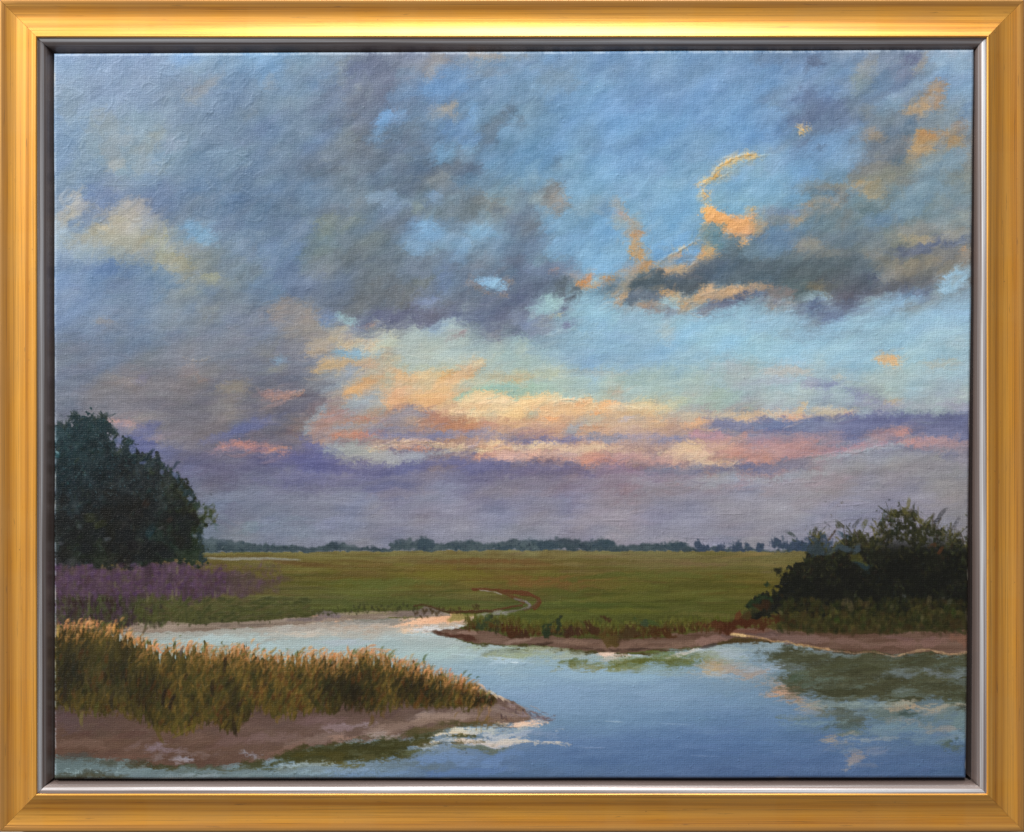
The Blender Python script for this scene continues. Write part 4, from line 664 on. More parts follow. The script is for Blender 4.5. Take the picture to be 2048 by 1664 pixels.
# grass edge
for x0, x1, ya, yb in [(930, 1040, 1258, 1244), (1040, 1190, 1268, 1256), (1190, 1330, 1272, 1262), (1330, 1460, 1262, 1250)]:
    for _ in range(int((x1 - x0) * 1.5)):
        x = rng.uniform(x0, x1); f = (x - x0) / (x1 - x0); b = ya - rng.uniform(0, 26)
        t = (ya - b) / 26
        c0 = rgb('43260f') * (1 - t) + rgb('52561f') * t
        stroke(x, b, rng.uniform(10, 22), rng.uniform(3, 7), 88 + rng.normal(0, 14), np.clip(c0 + rng.normal(0, .03), .02, 1), .8, h=.4, reg=3)
for x, y, rx, ry, c_ in [(1105, 1262, 18, 16, '2a2a16'), (1090, 1258, 8, 12, '22301c'), (1115, 1252, 8, 10, '24301e'), (1192, 1256, 20, 15, '3c2414'), (1300, 1262, 34, 13, '40280f'), (1340, 1263, 40, 9, '44280f'), (1250, 1272, 24, 9, '40301a'), (1150, 1270, 22, 8, '3c2416'), (1030, 1268, 30, 8, '3a2214'), (960, 1250, 20, 12, '2c3a24'), (985, 1254, 14, 10, '30301c'), (1010, 1262, 18, 10, '44260f'), (1300, 1248, 26, 8, '3c4a24'), (1285, 1250, 8, 10, '34402c'), (1460, 1245, 44, 10, '42200e'), (1510, 1244, 50, 9, '44220f'), (1545, 1240, 30, 9, '45270f'), (1420, 1248, 24, 8, '4e2e18'), (1475, 1226, 5, 8, '5a321c'), (1216, 1276, 16, 9, '50401c')]:
    blob(x, y, rx, ry, 0, c_, .8, rough=1.1, soft=.6, dry=.5)
for _ in range(120):
    x = rng.uniform(950, 1420); stroke(x, rng.uniform(1240, 1262), rng.uniform(8, 18), 2.5, 85 + rng.normal(0, 16), ['646424', '5a5a20', '70702c', '4a5420', '3a2a14'][rng.randint(5)], .6, h=.5)
for x in (1377, 1390, 1176, 1160, 1330): stroke(x, 1252 + rng.uniform(-4, 14), 10, 2, 110, '8c8450', .7)
# ------------------------------------------------------------------ right bush
bush_top = [(1488, 1226), (1505, 1205), (1522, 1192), (1548, 1190), (1556, 1172), (1562, 1158), (1580, 1148), (1592, 1132), (1606, 1118), (1622, 1100), (1628, 1080), (1636, 1072), (1646, 1092), (1658, 1104), (1672, 1098), (1690, 1086), (1706, 1078), (1724, 1070), (1740, 1080), (1756, 1074), (1764, 1050), (1778, 1034), (1800, 1026), (1822, 1028), (1838, 1040), (1856, 1052), (1872, 1058), (1888, 1066), (1906, 1070), (1922, 1080), (1960, 1088)]
bm_ = pmask(bush_top + [(1960, 1225), (1880, 1215), (1800, 1225), (1700, 1220), (1640, 1228), (1570, 1225), (1550, 1232), (1520, 1232)], 6, 3.0, 4)
dry_up = sm((1135 - GY) / 70) * sm((GX - 1600) / 60)
dry_up = sm((1112 - GY) / 60) * sm((GX - 1600) / 60)
bm_ *= 1 - dry_up * sm(0.16 - 0.5 * N_FINE - 0.35 * WEAVE - .45 * N_MID)
bc = (rgb('15160f') + N_MID[..., None] * np.array([.012, .012, .008]) + N_FINE[..., None] * .006 + dry_up[..., None] * np.array([.06, .06, .03])).astype(np.float32)
fill(bm_, np.clip(bc, 0.02, 1), .97, 8, .1)
BC = ['10120d', '1a1c12', '24260f', '22281a', '2c2a16', '141a1c', '1c1610', '303420', '101010']
for _ in range(1700):
    x = rng.uniform(1500, 1945); y = rng.uniform(1055, 1226); gx, gy = to_grid(x, y)
    if not (0 <= gx < PW and 0 <= gy < PH) or bm_[int(gy), int(gx)] < .5: continue
    hi = sm(np.array((1130 - y) / 70.0)) * (x > 1610)
    c_ = rgb(BC[rng.randint(len(BC))]) * (1 - hi * .6) + rgb(['4c4a28', '3e4020', '56502c', '2c3420'][rng.randint(4)]) * hi * .6
    stroke(x, y, rng.uniform(6, 18), rng.uniform(3, 7), rng.choice([60, 120, 40, 140, 90]) + rng.normal(0, 20), np.clip(c_ + rng.normal(0, .012), .015, 1), .7, bend=rng.normal(0, 2), h=.5, dry=.5)
TW = [(1816, 1010, 40, 78, '64603a', 8), (1812, 1026, 30, 95, '4c4628', 14), (1785, 1030, 34, 140, '4a4824', 12), (1770, 1022, 16, 60, '303420', 6), (1765, 1037, 30, 60, '2c4038', 8), (1778, 1042, 30, 150, '2a3a38', 8), (1886, 1032, 44, 56, '45454a', 9), (1876, 1046, 26, 50, '34343a', 8), (1912, 1048, 44, 64, '505058', 8), (1898, 1062, 26, 60, '3c3c3c', 9), (1862, 1034, 20, 80, '505048', 5), (1682, 1048, 34, 140, '404030', 7), (1676, 1052, 20, 120, '3a3c28', 9), (1655, 1048, 22, 140, '54545c', 4), (1633, 1064, 26, 70, '2a2c1c', 9), (1580, 1070, 30, 150, '384240', 7), (1590, 1078, 18, 150, '34403c', 5), (1712, 1046, 34, 50, '4a4c50', 7), (1730, 1048, 28, 62, '50502c', 10), (1700, 1052, 20, 70, '565658', 4), (1776, 1003, 10, 140, '2c3034', 4), (1771, 976, 8, 80, '484c58', 2), (1773, 990, 16, 100, '808090', 1.5), (1836, 1030, 26, 130, '5c5c3c', 9), (1760, 1062, 30, 35, '30343c', 9), (1664, 1070, 40, 55, '4a3c34', 5), (1690, 1070, 44, -25, '1e3840', 10), (1668, 1062, 12, 40, '3c3430', 5), (1745, 1052, 20, 120, '606068', 4), (1620, 1066, 18, 80, '50584c', 4), (1614, 1052, 14, 85, '6c7078', 2), (1666, 1034, 8, 90, '505058', 2), (1724, 1038, 12, 60, '585c64', 3), (1715, 1092, 30, 60, '3c3c20', 14), (1790, 1060, 40, 80, '20261a', 16), (1900, 1085, 40, 40, '4c4a24', 12), (1840, 1075, 44, 100, '2e2e1a', 14), (1930, 1090, 24, 60, '54502c', 10), (1866, 1092, 26, 20, '4a2f1c', 9), (1880, 1100, 30, 60, '50301c', 7), (1720, 1112, 16, 30, '5c5628', 13), (1735, 1092, 22, 70, '484420', 12)]
for x, y, l, an, c_, w_ in TW:
    stroke(x, y, l, w_, an, c_, .85, bend=rng.normal(0, 2.5), dry=.75, h=.5, reg=8)
line([(1625, 1048), (1670, 1043), (1720, 1038), (1752, 1036)], 1.6, '60626c', .6, 1, .5, .2)
line([(1778, 1020), (1815, 1019), (1838, 1024), (1860, 1036)], 1.6, '6a6a70', .5, 1, .5, .2)
for _ in range(420):                                           # leafy sprays filling the crown
    k = rng.randint(8, len(bush_top) - 1); f = rng.rand(); q0, q1 = bush_top[k], bush_top[k + 1]
    x = q0[0] * (1 - f) + q1[0] * f; y = q0[1] * (1 - f) + q1[1] * f + abs(rng.normal(0, 26)) - 8
    stroke(x, y, rng.uniform(8, 24), rng.uniform(3, 8), rng.choice([55, 80, 105, 130]) + rng.normal(0, 15), ['1c1e14', '2a2c18', '34361e', '24281a', '3e3c22', '2c2418'][rng.randint(6)], .75, bend=rng.normal(0, 2.5), dry=.6, h=.5, reg=8)
for _ in range(70):                                            # twigs with a few dry leaves, rising out of the crown
    x = rng.uniform(1615, 1935); yb = np.interp(x, [q[0] for q in bush_top], [q[1] for q in bush_top]); an = rng.choice([50, 65, 80, 100, 120, 140]) + rng.normal(0, 8); l = rng.uniform(18, 46)
    cx_, cy_ = x + l * .35 * math.cos(math.radians(an)), yb - l * .35 * math.sin(math.radians(an)) + 4
    c_ = ['3c3c22', '4c4a28', '2c2e20', '4a443c', '585430'][rng.randint(5)]
    stroke(cx_, cy_, l, rng.uniform(2, 4), an, c_, .8, bend=rng.normal(0, 3), dry=.6, h=.4, reg=8)
    for _k in range(5):
        f = rng.uniform(-.4, .5); stroke(cx_ + l * f * math.cos(math.radians(an)), cy_ - l * f * math.sin(math.radians(an)), rng.uniform(5, 11), rng.uniform(2, 5), an + rng.choice([-40, 40]), c_, .75, dry=.5, h=.5, reg=8)
for _ in range(200):                                           # broken twig specks thrown up by a dry brush
    x = rng.uniform(1600, 1940); y = 1096 - abs(rng.normal(0, 34)) - (18 if 1750 < x < 1850 else 0)
    stroke(x, y, rng.uniform(3, 10), rng.uniform(1.5, 4), rng.uniform(30, 150), ['3a3c28', '2a2c20', '4c4a2a', '504a44', '565040'][rng.randint(5)], .7, h=.4, dry=.6)
dabs("""1722 1133 16 13 0 22343a .85; 1640 1095 16 14 0 344450 .7; 1716 1118 13 12 30 504c20 .6; 1690 1092 22 10 0 3c4c58 .75; 1672 1102 16 8 0 33424c .6; 1600 1160 30 20 0 12140e .8; 1760 1180 60 25 0 11120d .7; 1850 1165 50 25 0 13140e .6; 1680 1180 40 25 0 14140f .7""", rough=1, soft=.6, dry=.5)
for x, y, r in [(1505, 1212, 14), (1530, 1198, 16), (1518, 1222, 12), (1548, 1206, 14)]:
    blob(x, y, r, r * .9, 0, '1f2c1a', .9, rough=1.2, soft=.5, dry=.5); s = patch(x, y, r); REG[s][np.hypot(GX[s] - x, GY[s] - y) < r * .8] = 8
dabs("1538 1218 18 12 -30 34200f .8; 1555 1232 22 8 -20 3a2210 .8; 1566 1238 26 7 -10 3c240f .8; 1500 1230 14 8 0 3c3c1c .6", rough=1, dry=.4)
# grass skirt under the bush
for _ in range(900):
    x = rng.uniform(1560, 1945); t = rng.rand(); y = 1200 + 62 * t + rng.normal(0, 3)
    c_ = ['24260f', '2e2c12', '343414', '3c3018', '2c3414', '36280f', '1e220f', '43401c'][rng.randint(8)]
    stroke(x, y, rng.uniform(12, 26), rng.uniform(5, 13), 90 + rng.normal(0, 26), np.clip(rgb(c_) * .9 + rng.normal(0, .012), .015, 1), .55, bend=rng.normal(0, 3), h=.45, reg=3)
for x, y, l, w_, an, c_ in [(1690, 1205, 30, 12, 70, '4e4630'), (1700, 1212, 34, 12, 100, '564c34'), (1718, 1206, 24, 10, 90, '4c4026'), (1735, 1210, 26, 10, 75, '4a4028'), (1660, 1218, 20, 9, 90, '403c28'), (1785, 1215, 24, 9, 80, '4c4830'), (1860, 1200, 30, 10, 85, '504832'), (1855, 1212, 24, 8, 100, '48402a'), (1900, 1205, 24, 9, 70, '4a4a3c'), (1890, 1196, 12, 7, 90, '52524c'), (1808, 1192, 14, 9, 60, '50525c'), (1675, 1240, 22, 12, 100, '384a18'), (1720, 1238, 26, 12, 90, '38401a'), (1905, 1225, 30, 10, 90, '2e4016'), (1600, 1235, 30, 16, 90, '3c3418'), (1560, 1225, 20, 7, 140, '5c5438'), (1845, 1235, 20, 7, 90, '5a543a'), (1930, 1230, 34, 10, 90, '4c4438'), (1940, 1240, 30, 7, 90, '5c5450')]:
    stroke(x, y, l, w_, an, c_, .7, bend=rng.normal(0, 3), dry=.5, h=.5, reg=3)
# ------------------------------------------------------------------ left trees
tree_top = [(98, 846), (112, 850), (124, 842), (132, 850), (142, 842), (147, 826), (153, 824), (158, 834), (176, 836), (196, 834), (206, 828), (216, 826), (214, 838), (222, 850), (233, 862), (236, 872), (226, 880), (228, 895), (240, 905), (246, 892), (250, 878), (258, 874), (266, 880), (262, 892), (270, 905), (282, 915), (296, 908), (300, 920), (292, 930), (304, 930), (308, 920), (316, 913), (322, 922), (330, 930), (344, 934), (348, 945), (356, 948), (364, 962), (368, 975), (380, 980), (388, 990), (384, 1000), (396, 1004), (404, 1012), (408, 1022), (410, 1034), (406, 1046), (404, 1056), (402, 1064), (402, 1078), (408, 1092), (404, 1108), (412, 1118), (400, 1130)]
tm = pmask(tree_top + [(330, 1128), (290, 1134), (200, 1130), (150, 1134), (95, 1138)], 5, 5.5, 4)
TX = [105, 180, 250, 320, 420]; TY = [830, 900, 960, 1020, 1080, 1135]
TRE = """243c44 1f3a40 24383e 30403c 303c38
1d3238 182c30 1e2c30 262e30 2c342c
22343a 17262a 1c2426 20282a 2a2e20
242c30 1a2224 201f1c 1e2624 2e3218
222a2a 1c2418 1b1b18 1a2a24 202a16
302c34 242a26 241f20 20281e 1c2a1c""".splitlines()
tc = cubic_rows(TRE, TX, TY, GX + N_X * 14, GY + N_Y * 12) + (N_MID * .024 + N_FINE * .014 - .026)[..., None]
fill(tm, np.clip(tc, .02, 1).astype(np.float32), .97, 7, .15)
for _ in range(2300):
    x = rng.uniform(104, 436); y = rng.uniform(828, 1134); gx, gy = to_grid(x, y)
    if not (0 <= gx < PW and 0 <= gy < PH) or tm[int(gy), int(gx)] < .5: continue
    c_ = C[int(gy), int(gx)] + rng.normal(0, .026) + rng.normal(0, .008, 3)
    if rng.rand() < .22: c_ = c_ * .55 + rgb(['2c4a52', '26424a', '343e26', '3a3828'][rng.randint(4)]) * .45
    stroke(x, y, rng.uniform(6, 20), rng.uniform(2.5, 7), rng.choice([55, 125, 35, 80]) + rng.normal(0, 18), np.clip(c_, .015, 1), .7, bend=rng.normal(0, 2), h=.6, dry=.4)
for _ in range(460):                                           # ragged sprigs along the outline
    k = rng.randint(1, len(tree_top) - 2); f = rng.rand(); q0, q1 = tree_top[k], tree_top[k + 1]
    x, y = q0[0] * (1 - f) + q1[0] * f, q0[1] * (1 - f) + q1[1] * f
    stroke(x - 3, y + 4, rng.uniform(8, 28), rng.uniform(1.8, 5), rng.choice([35, 45, 60, 80, 110, 130]) + rng.normal(0, 18), ['1a2c32', '1f3034', '22302c', '26343c', '2c3830'][rng.randint(5)], .8, bend=rng.normal(0, 2), h=.5, dry=.5, reg=7)
for _ in range(90):                                            # deep shadow gaps low in the crown
    x = rng.uniform(120, 400); y = rng.uniform(1000, 1120)
    blob(x, y, rng.uniform(6, 20), rng.uniform(5, 14), rng.uniform(0, 180), ['0e1212', '121616', '15140f', '10161a'][rng.randint(4)], .55, rough=1.0, soft=.9, dry=.6) if tm[int(to_grid(x, y)[1]), int(to_grid(x, y)[0])] > .9 else None
for _ in range(260):                                           # cooler leaf flecks
    x = rng.uniform(110, 330); y = rng.uniform(840, 1000); gx, gy = to_grid(x, y)
    if tm[int(gy), int(gx)] < .5: continue
    stroke(x, y, rng.uniform(4, 10), rng.uniform(1.6, 3), 140 + rng.normal(0, 25), ['3c5c66', '2a4e58', '486470', '305450'][rng.randint(4)], .65, h=.9)
for x, y, l, w_, an, c_ in [(294, 912, 50, 9, 48, '1a2a34'), (150, 832, 26, 9, 80, '1a3036'), (258, 884, 26, 14, 60, '20383a'), (252, 900, 34, 14, 60, '223034'), (314, 918, 22, 10, 80, '1e2a34'), (318, 908, 12, 3, 50, '2c343c'), (352, 930, 24, 6, 60, '283644'), (358, 925, 12, 3, 40, '303c48'), (356, 955, 24, 7, 80, '1a2e34'), (374, 985, 30, 8, 40, '1f343a'), (380, 972, 14, 4, 10, '242c34'), (420, 988, 8, 5, 60, '2c2f38'), (230, 864, 20, 14, 20, '1f343a'), (216, 828, 10, 6, 60, '20343a'), (225, 830, 20, 3, 30, '3c4a50'), (124, 830, 12, 3, 120, '46525a'), (272, 886, 12, 4, -20, '303c4c'), (270, 896, 12, 4, 30, '303c48'), (407, 1020, 26, 14, 30, '2c3618'), (424, 1022, 22, 12, 70, '3c3c18'), (412, 1040, 30, 14, 20, '34381a'), (390, 1010, 26, 14, 10, '2c3a28'), (432, 1046, 22, 6, 150, '4a5c60'), (436, 1056, 22, 4, 120, '586a70'), (400, 1060, 20, 12, 60, '22301a'), (305, 945, 20, 14, 60, '3c4428'), (296, 940, 14, 10, 0, '4a5450'), (300, 1062, 40, 16, 60, '143038'), (180, 1035, 40, 20, 0, '2c301c'), (200, 1050, 40, 14, 20, '2a2e16'), (222, 1092, 24, 14, 60, '0e1010'), (265, 1090, 40, 20, 120, '100f12'), (330, 1095, 26, 24, 90, '0e0f12'), (340, 1040, 24, 10, 40, '2e2420'), (290, 1005, 30, 14, 60, '2a1e18'), (310, 1030, 10, 20, 30, '44484a'), (160, 1056, 20, 12, 10, '3c4448'), (215, 1078, 24, 8, 15, '40464c'), (322, 1055, 20, 5, 20, '484a4c'), (160, 945, 40, 3, 55, '30444a'), (115, 910, 20, 10, -30, '2c6068'), (112, 880, 24, 10, 60, '46606a'), (114, 905, 16, 5, -30, '6a9098')]:
    stroke(x, y, l, w_, an, c_, .85, bend=rng.normal(0, 2), dry=.35, h=.6, reg=7)
for _ in range(70):                                            # the loose leafy bough reaching right
    a_ = rng.uniform(0, 6.28); r_ = rng.uniform(.2, 1)
    stroke(414 + 20 * r_ * math.cos(a_), 1030 + 26 * r_ * math.sin(a_), rng.uniform(6, 16), rng.uniform(3, 7), rng.uniform(20, 100), ['2c3618', '34381a', '3c3c18', '22301c', '2c3a28', '4a5448'][rng.randint(6)], .75, dry=.6, h=.5, reg=7)
dabs("403 1019 7 9 0 767e96 .8; 416 1040 4 5 0 747c94 .6; 352 948 5 6 30 5f6890 .7; 262 898 6 8 0 5a6490 .8; 326 945 4 5 0 606a90 .6; 380 995 5 4 0 6c7490 .7; 284 925 6 4 0 5a6490 .6; 392 1072 4 5 0 707a8c .6; 234 880 5 5 0 606c90 .7", rough=.8, dry=.5)
# ------------------------------------------------------------------ purple marsh flowers below the trees
pm_ = pmask([(95, 1126), (160, 1132), (220, 1128), (300, 1132), (360, 1128), (405, 1136), (440, 1142), (500, 1148), (545, 1152), (590, 1160), (540, 1180), (480, 1192), (420, 1196), (350, 1204), (290, 1214), (240, 1238), (95, 1244)], 6, 2, 12)
pc = (rgb('463444') + N_V[..., None] * np.array([.012, .008, .012]) + N_MID[..., None] * .015).astype(np.float32)
fill(pm_ * (.92 - .55 * sm((GX - 380) / 190)), np.clip(pc, .02, 1), 1, 9)
for _ in range(900):
    x = rng.uniform(100, 560); y = rng.uniform(1128, 1210 - (x - 100) * .05)
    g = [['5e3e68', '50305c', '6a4a72', '584062'], ['4c3430', '584a44', '4a3a3c', '3c3428'], ['545034', '60583c', '4a4a30', '6a5a58']][rng.choice(3, p=[.55, .3, .15])]
    stroke(x, y, rng.uniform(8, 22), rng.uniform(4, 11), 90 + rng.normal(0, 40), np.clip(rgb(g[rng.randint(4)]) * .92 + rng.normal(0, .012), .02, 1), .42 * (1 if x < 450 else .5), h=.4, dry=.6, taper=.3)
for _ in range(420):
    x = rng.uniform(100, 330); y = rng.uniform(1196, 1250)
    stroke(x, y, rng.uniform(12, 30), rng.uniform(4, 9), 90 + rng.normal(0, 12), np.clip(rgb(['2e2a20', '3c3428', '2c1e18', '38401e', '342430', '44442c'][rng.randint(6)]) + rng.normal(0, .015), .02, 1), .7, h=.4, reg=9)
for _ in range(380):
    x = rng.uniform(270, 620); y = rng.uniform(1196, 1240 - max(0, (x - 470)) * .05)
    stroke(x, y, rng.uniform(10, 40), rng.uniform(4, 9), rng.normal(60, 50) if x < 420 else rng.normal(5, 10), np.clip(rgb(['3c401e', '484a24', '4c4c28', '363a1e', '50482c'][rng.randint(5)]) + rng.normal(0, .015), .02, 1), .6, h=.4, reg=3)
for x, y, l in [(178, 1210, 60), (295, 1195, 26), (345, 1190, 30), (353, 1185, 24), (430, 1190, 24), (455, 1182, 18), (230, 1170, 20), (355, 1140, 26), (250, 1120, 10)]:
    stroke(x, y, l, 5, 88, '6a6448' if x > 200 else '585838', .6, h=.5)
# ------------------------------------------------------------------ near mud spit
mm = pmask([(95, 1380), (300, 1390), (560, 1390), (800, 1380), (940, 1385), (985, 1392), (1005, 1398), (1024, 1406), (1048, 1420), (1054, 1429), (1060, 1436), (1052, 1443), (1036, 1446), (1020, 1452), (960, 1448), (905, 1450), (870, 1462), (830, 1472), (780, 1478), (700, 1480), (640, 1490), (600, 1500), (560, 1512), (500, 1526), (430, 1534), (350, 1536), (300, 1530), (260, 1522), (200, 1516), (150, 1514), (95, 1518)], 2.5, 1, 3)
mc = cubic_rows(["5c4c4c 60504c 644f4a 685450 7a6660", "665048 6a5550 6f5a56 7a6660 8a7468", "6c5448 70584e 745e56 806a60 907a6c", "604a44 6a5248 6c564c 74605a 806c60"], [100, 320, 560, 800, 1080], [1410, 1450, 1490, 1530], GX + N_X * 14, GY + N_Y * 8) + (N_H * .014 + N_MID * .008)[..., None]
mc = mc * np.array([.85, .81, .76])
fill(mm, np.clip(mc, .02, 1).astype(np.float32), .98, 5, .05)
scumble(360, (100, 1415, 1100, 1532), 50, 9, 6, .016, .55, 14, inside=REG == 5, h=.4)
dabs("""330 1498 44 7 -5 7a6a70 .8; 310 1490 22 7 10 80707a .75; 270 1490 30 6 20 74605c .6; 390 1505 50 6 -5 766460 .6; 360 1520 30 5 -5 9c96a0 .7; 365 1516 22 4 -15 8c8894 .7; 500 1512 24 4 -20 8c8c98 .7; 320 1512 10 8 0 84787c .6; 250 1512 60 8 0 684c40 .6; 160 1490 60 9 0 70584c .6; 150 1450 50 16 0 584648 .6; 480 1480 50 12 10 6c5450 .6; 560 1470 60 10 5 76605c .6
640 1440 40 10 0 745c5c .6; 680 1455 40 6 5 8c787c .7; 720 1450 26 5 0 94848a .7; 760 1465 50 7 5 8c7870 .7; 770 1472 36 5 0 a09490 .75; 800 1452 60 8 8 8a7468 .7; 845 1432 30 6 10 948480 .6; 880 1440 60 8 3 8c7668 .7; 940 1425 60 8 0 7c6860 .7; 900 1432 60 5 0 9a8478 .6; 1000 1415 40 10 -15 8a7870 .7; 640 1480 60 8 6 847068 .6; 570 1500 40 8 20 785c50 .6; 700 1475 40 4 4 9c7c6c .6
960 1446 60 4 0 5c4c2c .8; 920 1448 40 5 0 4a4428 .8; 1000 1450 40 4 -3 6f5c40 .7; 850 1468 50 7 8 484424 .8; 870 1458 30 5 5 5c5034 .6""", rough=.8, dry=.35)
for x, y, l, an, c_ in [(1003, 1433, 16, 95, '302028'), (1012, 1435, 14, 105, '2c1c24'), (1032, 1422, 16, 80, '443838'), (1046, 1424, 18, 95, '3c3034'), (1062, 1430, 16, 120, '3c3440'), (1080, 1434, 24, 150, '54484c'), (1060, 1434, 60, -12, '8a7c80'), (1085, 1436, 50, -14, '7c7484'), (1040, 1412, 30, -25, '948884'), (1010, 1398, 30, -30, 'b8a898')]:
    stroke(x, y, l, 4, an, c_, .8, h=.5)
for _ in range(60):
    x = rng.uniform(1000, 1110); stroke(x, 1412 + (x - 1000) * .24 + rng.normal(0, 6), rng.uniform(10, 30), rng.uniform(2, 5), -14 + rng.normal(0, 8), ['6a5654', '7c6a6c', '5c4a4c', '84747c', '9a8884'][rng.randint(5)], .6, dry=.65, h=.4)
# pale shallows beside the spit
dabs("""1045 1448 36 6 -4 dcb8a0 .95; 1055 1450 30 4 -4 e6c8b0 .9; 1005 1446 26 3 -5 d8bca4 .85; 930 1464 44 7 3 d8c8ac .92; 960 1460 50 5 0 c8c4b4 .85; 1010 1468 70 6 -2 b8bcc0 .8; 1000 1458 60 5 0 a0acb0 .7; 880 1470 24 4 5 e0d0b4 .8; 860 1486 40 6 4 d0c4b0 .9; 900 1482 60 5 0 b8bcb8 .75; 960 1486 60 5 -3 d4c0b0 .85; 1020 1482 70 5 -3 c8c0b8 .8; 1060 1484 60 3 -3 c4bcb0 .7; 860 1494 40 5 0 b0b8b8 .7; 830 1490 26 4 8 c8b8a4 .7; 950 1494 60 4 0 a4aebc .6; 1080 1470 50 6 0 7c90b0 .5""", rough=.8, soft=.4, dry=.5, h=.4)
# weeds lying in the near water
wmask = pmask([(545, 1514), (600, 1500), (640, 1492), (700, 1484), (780, 1480), (830, 1474), (860, 1472), (870, 1480), (830, 1488), (800, 1496), (840, 1500), (830, 1514), (780, 1520), (700, 1522), (640, 1528), (600, 1524), (560, 1520)], 4, 2, 7)
fill(wmask * (.95 - .35 * sm(N_H * .4 - .4)), np.clip(rgb('3e3c1c') + N_H[..., None] * .02, 0, 1).astype(np.float32))
dabs("""700 1500 110 10 3 3a3818 .8; 650 1512 60 6 0 48421a .7; 830 1510 60 7 0 5f6448 .7; 760 1516 60 6 0 545030 .7; 690 1530 40 4 0 5c5424 .7; 640 1526 30 4 0 4c4420 .6; 880 1488 60 3 3 4a4428 .7; 925 1472 36 3 -3 44421f .8; 890 1476 20 4 0 4a482a .7; 940 1496 60 4 -3 606448 .6; 980 1500 40 4 -5 5f6a60 .6; 740 1490 40 4 8 34341c .7; 720 1475 24 4 0 3c3c22 .6
300 1530 60 5 -6 3a3018 .85; 340 1536 50 5 -3 3c3618 .85; 270 1524 36 4 -10 403420 .7; 250 1520 60 4 0 4a4438 .6; 510 1530 50 6 4 3c3a1c .85; 540 1536 50 4 0 44441f .7; 480 1538 50 4 0 54553c .6; 360 1544 40 4 0 50583c .7; 400 1538 60 3 0 4c4c30 .6; 560 1524 26 4 10 404020 .7; 180 1522 50 8 0 4c524c .7; 160 1512 30 5 0 484440 .6; 130 1520 24 6 0 545c58 .6; 590 1535 30 3 5 5c5c30 .6
620 1545 60 4 0 8aa4b4 .7; 700 1540 80 6 0 7c98b8 .7; 760 1548 90 6 0 6c8cb4 .7; 600 1530 50 4 0 a0b4bc .7; 570 1546 60 4 0 86a0ac .7; 440 1552 60 5 0 8a9ca4 .7; 380 1554 60 4 0 8898a0 .7; 480 1548 60 4 0 788c90 .6; 900 1520 90 10 0 6a8ab8 .6; 870 1530 60 6 0 586c7c .6; 940 1540 80 8 0 5878ac .6; 800 1530 60 5 0 5f7078 .6; 990 1512 60 8 0 6484b4 .6
160 1540 60 9 0 6a7e80 .7; 240 1540 60 9 0 74898f .7; 140 1530 40 8 0 58686a .6; 300 1548 50 6 0 7a9098 .7; 180 1555 60 4 0 3c3420 .8; 130 1556 30 4 0 342e1c .8; 220 1554 40 4 0 504a30 .6; 420 1558 100 2 0 a0a8a8 .4""", rough=.9, soft=.5, dry=.65)
for _ in range(170):                                           # broken dry-brush weed marks
    x = rng.choice([rng.uniform(480, 760), rng.uniform(560, 1000), rng.uniform(300, 420)]); y = {0: 1544}.get(0) + rng.normal(0, 5) if x < 760 else 1500 + rng.normal(0, 6)
    stroke(x, y, rng.uniform(4, 14), rng.uniform(2, 3.5), rng.normal(0, 15), ['3a4438', '4a5444', '303828'][rng.randint(3)], .6, dry=.8, h=.3)
dabs("""170 1536 90 9 0 5a6c6e .75; 330 1545 120 6 0 64767c .7; 260 1528 60 6 -4 4a4c40 .7; 480 1543 110 6 0 66787c .65; 600 1538 70 5 0 74868c .6; 150 1550 90 5 0 44463a .7; 420 1535 90 5 0 4c5040 .7; 360 1556 160 3 0 6c7c80 .6""", rough=.9, dry=.6)
feather(((REG == 4) | (REG == 5)) & (GY > 1432) & (GX < 1180), 6, 1.4, 341, 7, 2)
# ------------------------------------------------------------------ near reeds
RT = np.array([(100, 1250), (150, 1248), (180, 1244), (205, 1252), (230, 1250), (262, 1262), (290, 1282), (320, 1292), (350, 1296), (372, 1288), (400, 1292), (440, 1298), (480, 1296), (520, 1304), (560, 1310), (620, 1308), (680, 1312), (720, 1302), (760, 1304), (800, 1320), (840, 1328), (870, 1338), (900, 1350), (930, 1358), (955, 1372), (975, 1390), (992, 1404)])
RB = np.array([(100, 1420), (160, 1432), (200, 1434), (250, 1436), (300, 1460), (330, 1472), (380, 1472), (420, 1452), (460, 1464), (480, 1462), (510, 1424), (540, 1432), (570, 1436), (620, 1428), (700, 1424), (740, 1430), (800, 1420), (860, 1418), (920, 1416), (960, 1412), (992, 1408)])
ym0 = np.interp(GX, RT[:, 0], RT[:, 1]) ; ym1 = np.interp(GX, RB[:, 0], RB[:, 1])
rmask = sm((GY - ym0 - 8 + 9 * N_V + 3 * N_FINE) / 7) * sm((ym1 - 6 - GY + 5 * N_V + 5 * N_X + 2 * N_FINE) / 9) * (GX < 992)
CL = fbm(34, 60, 77, 3)                                        # clumps of one tone
rcol = rgb('3a3213') + CL[..., None] * np.array([.022, .022, .008]) + N_V[..., None] * np.array([.016, .015, .006]) + N_MID[..., None] * .010
fill(rmask, np.clip(rcol, .02, 1).astype(np.float32), .97, 6, .1)
RC = ['2c240f', '3a3214', '4a421a', '5c4c1e', '6c5624', '7e602c', '4a3414', '5a431a']
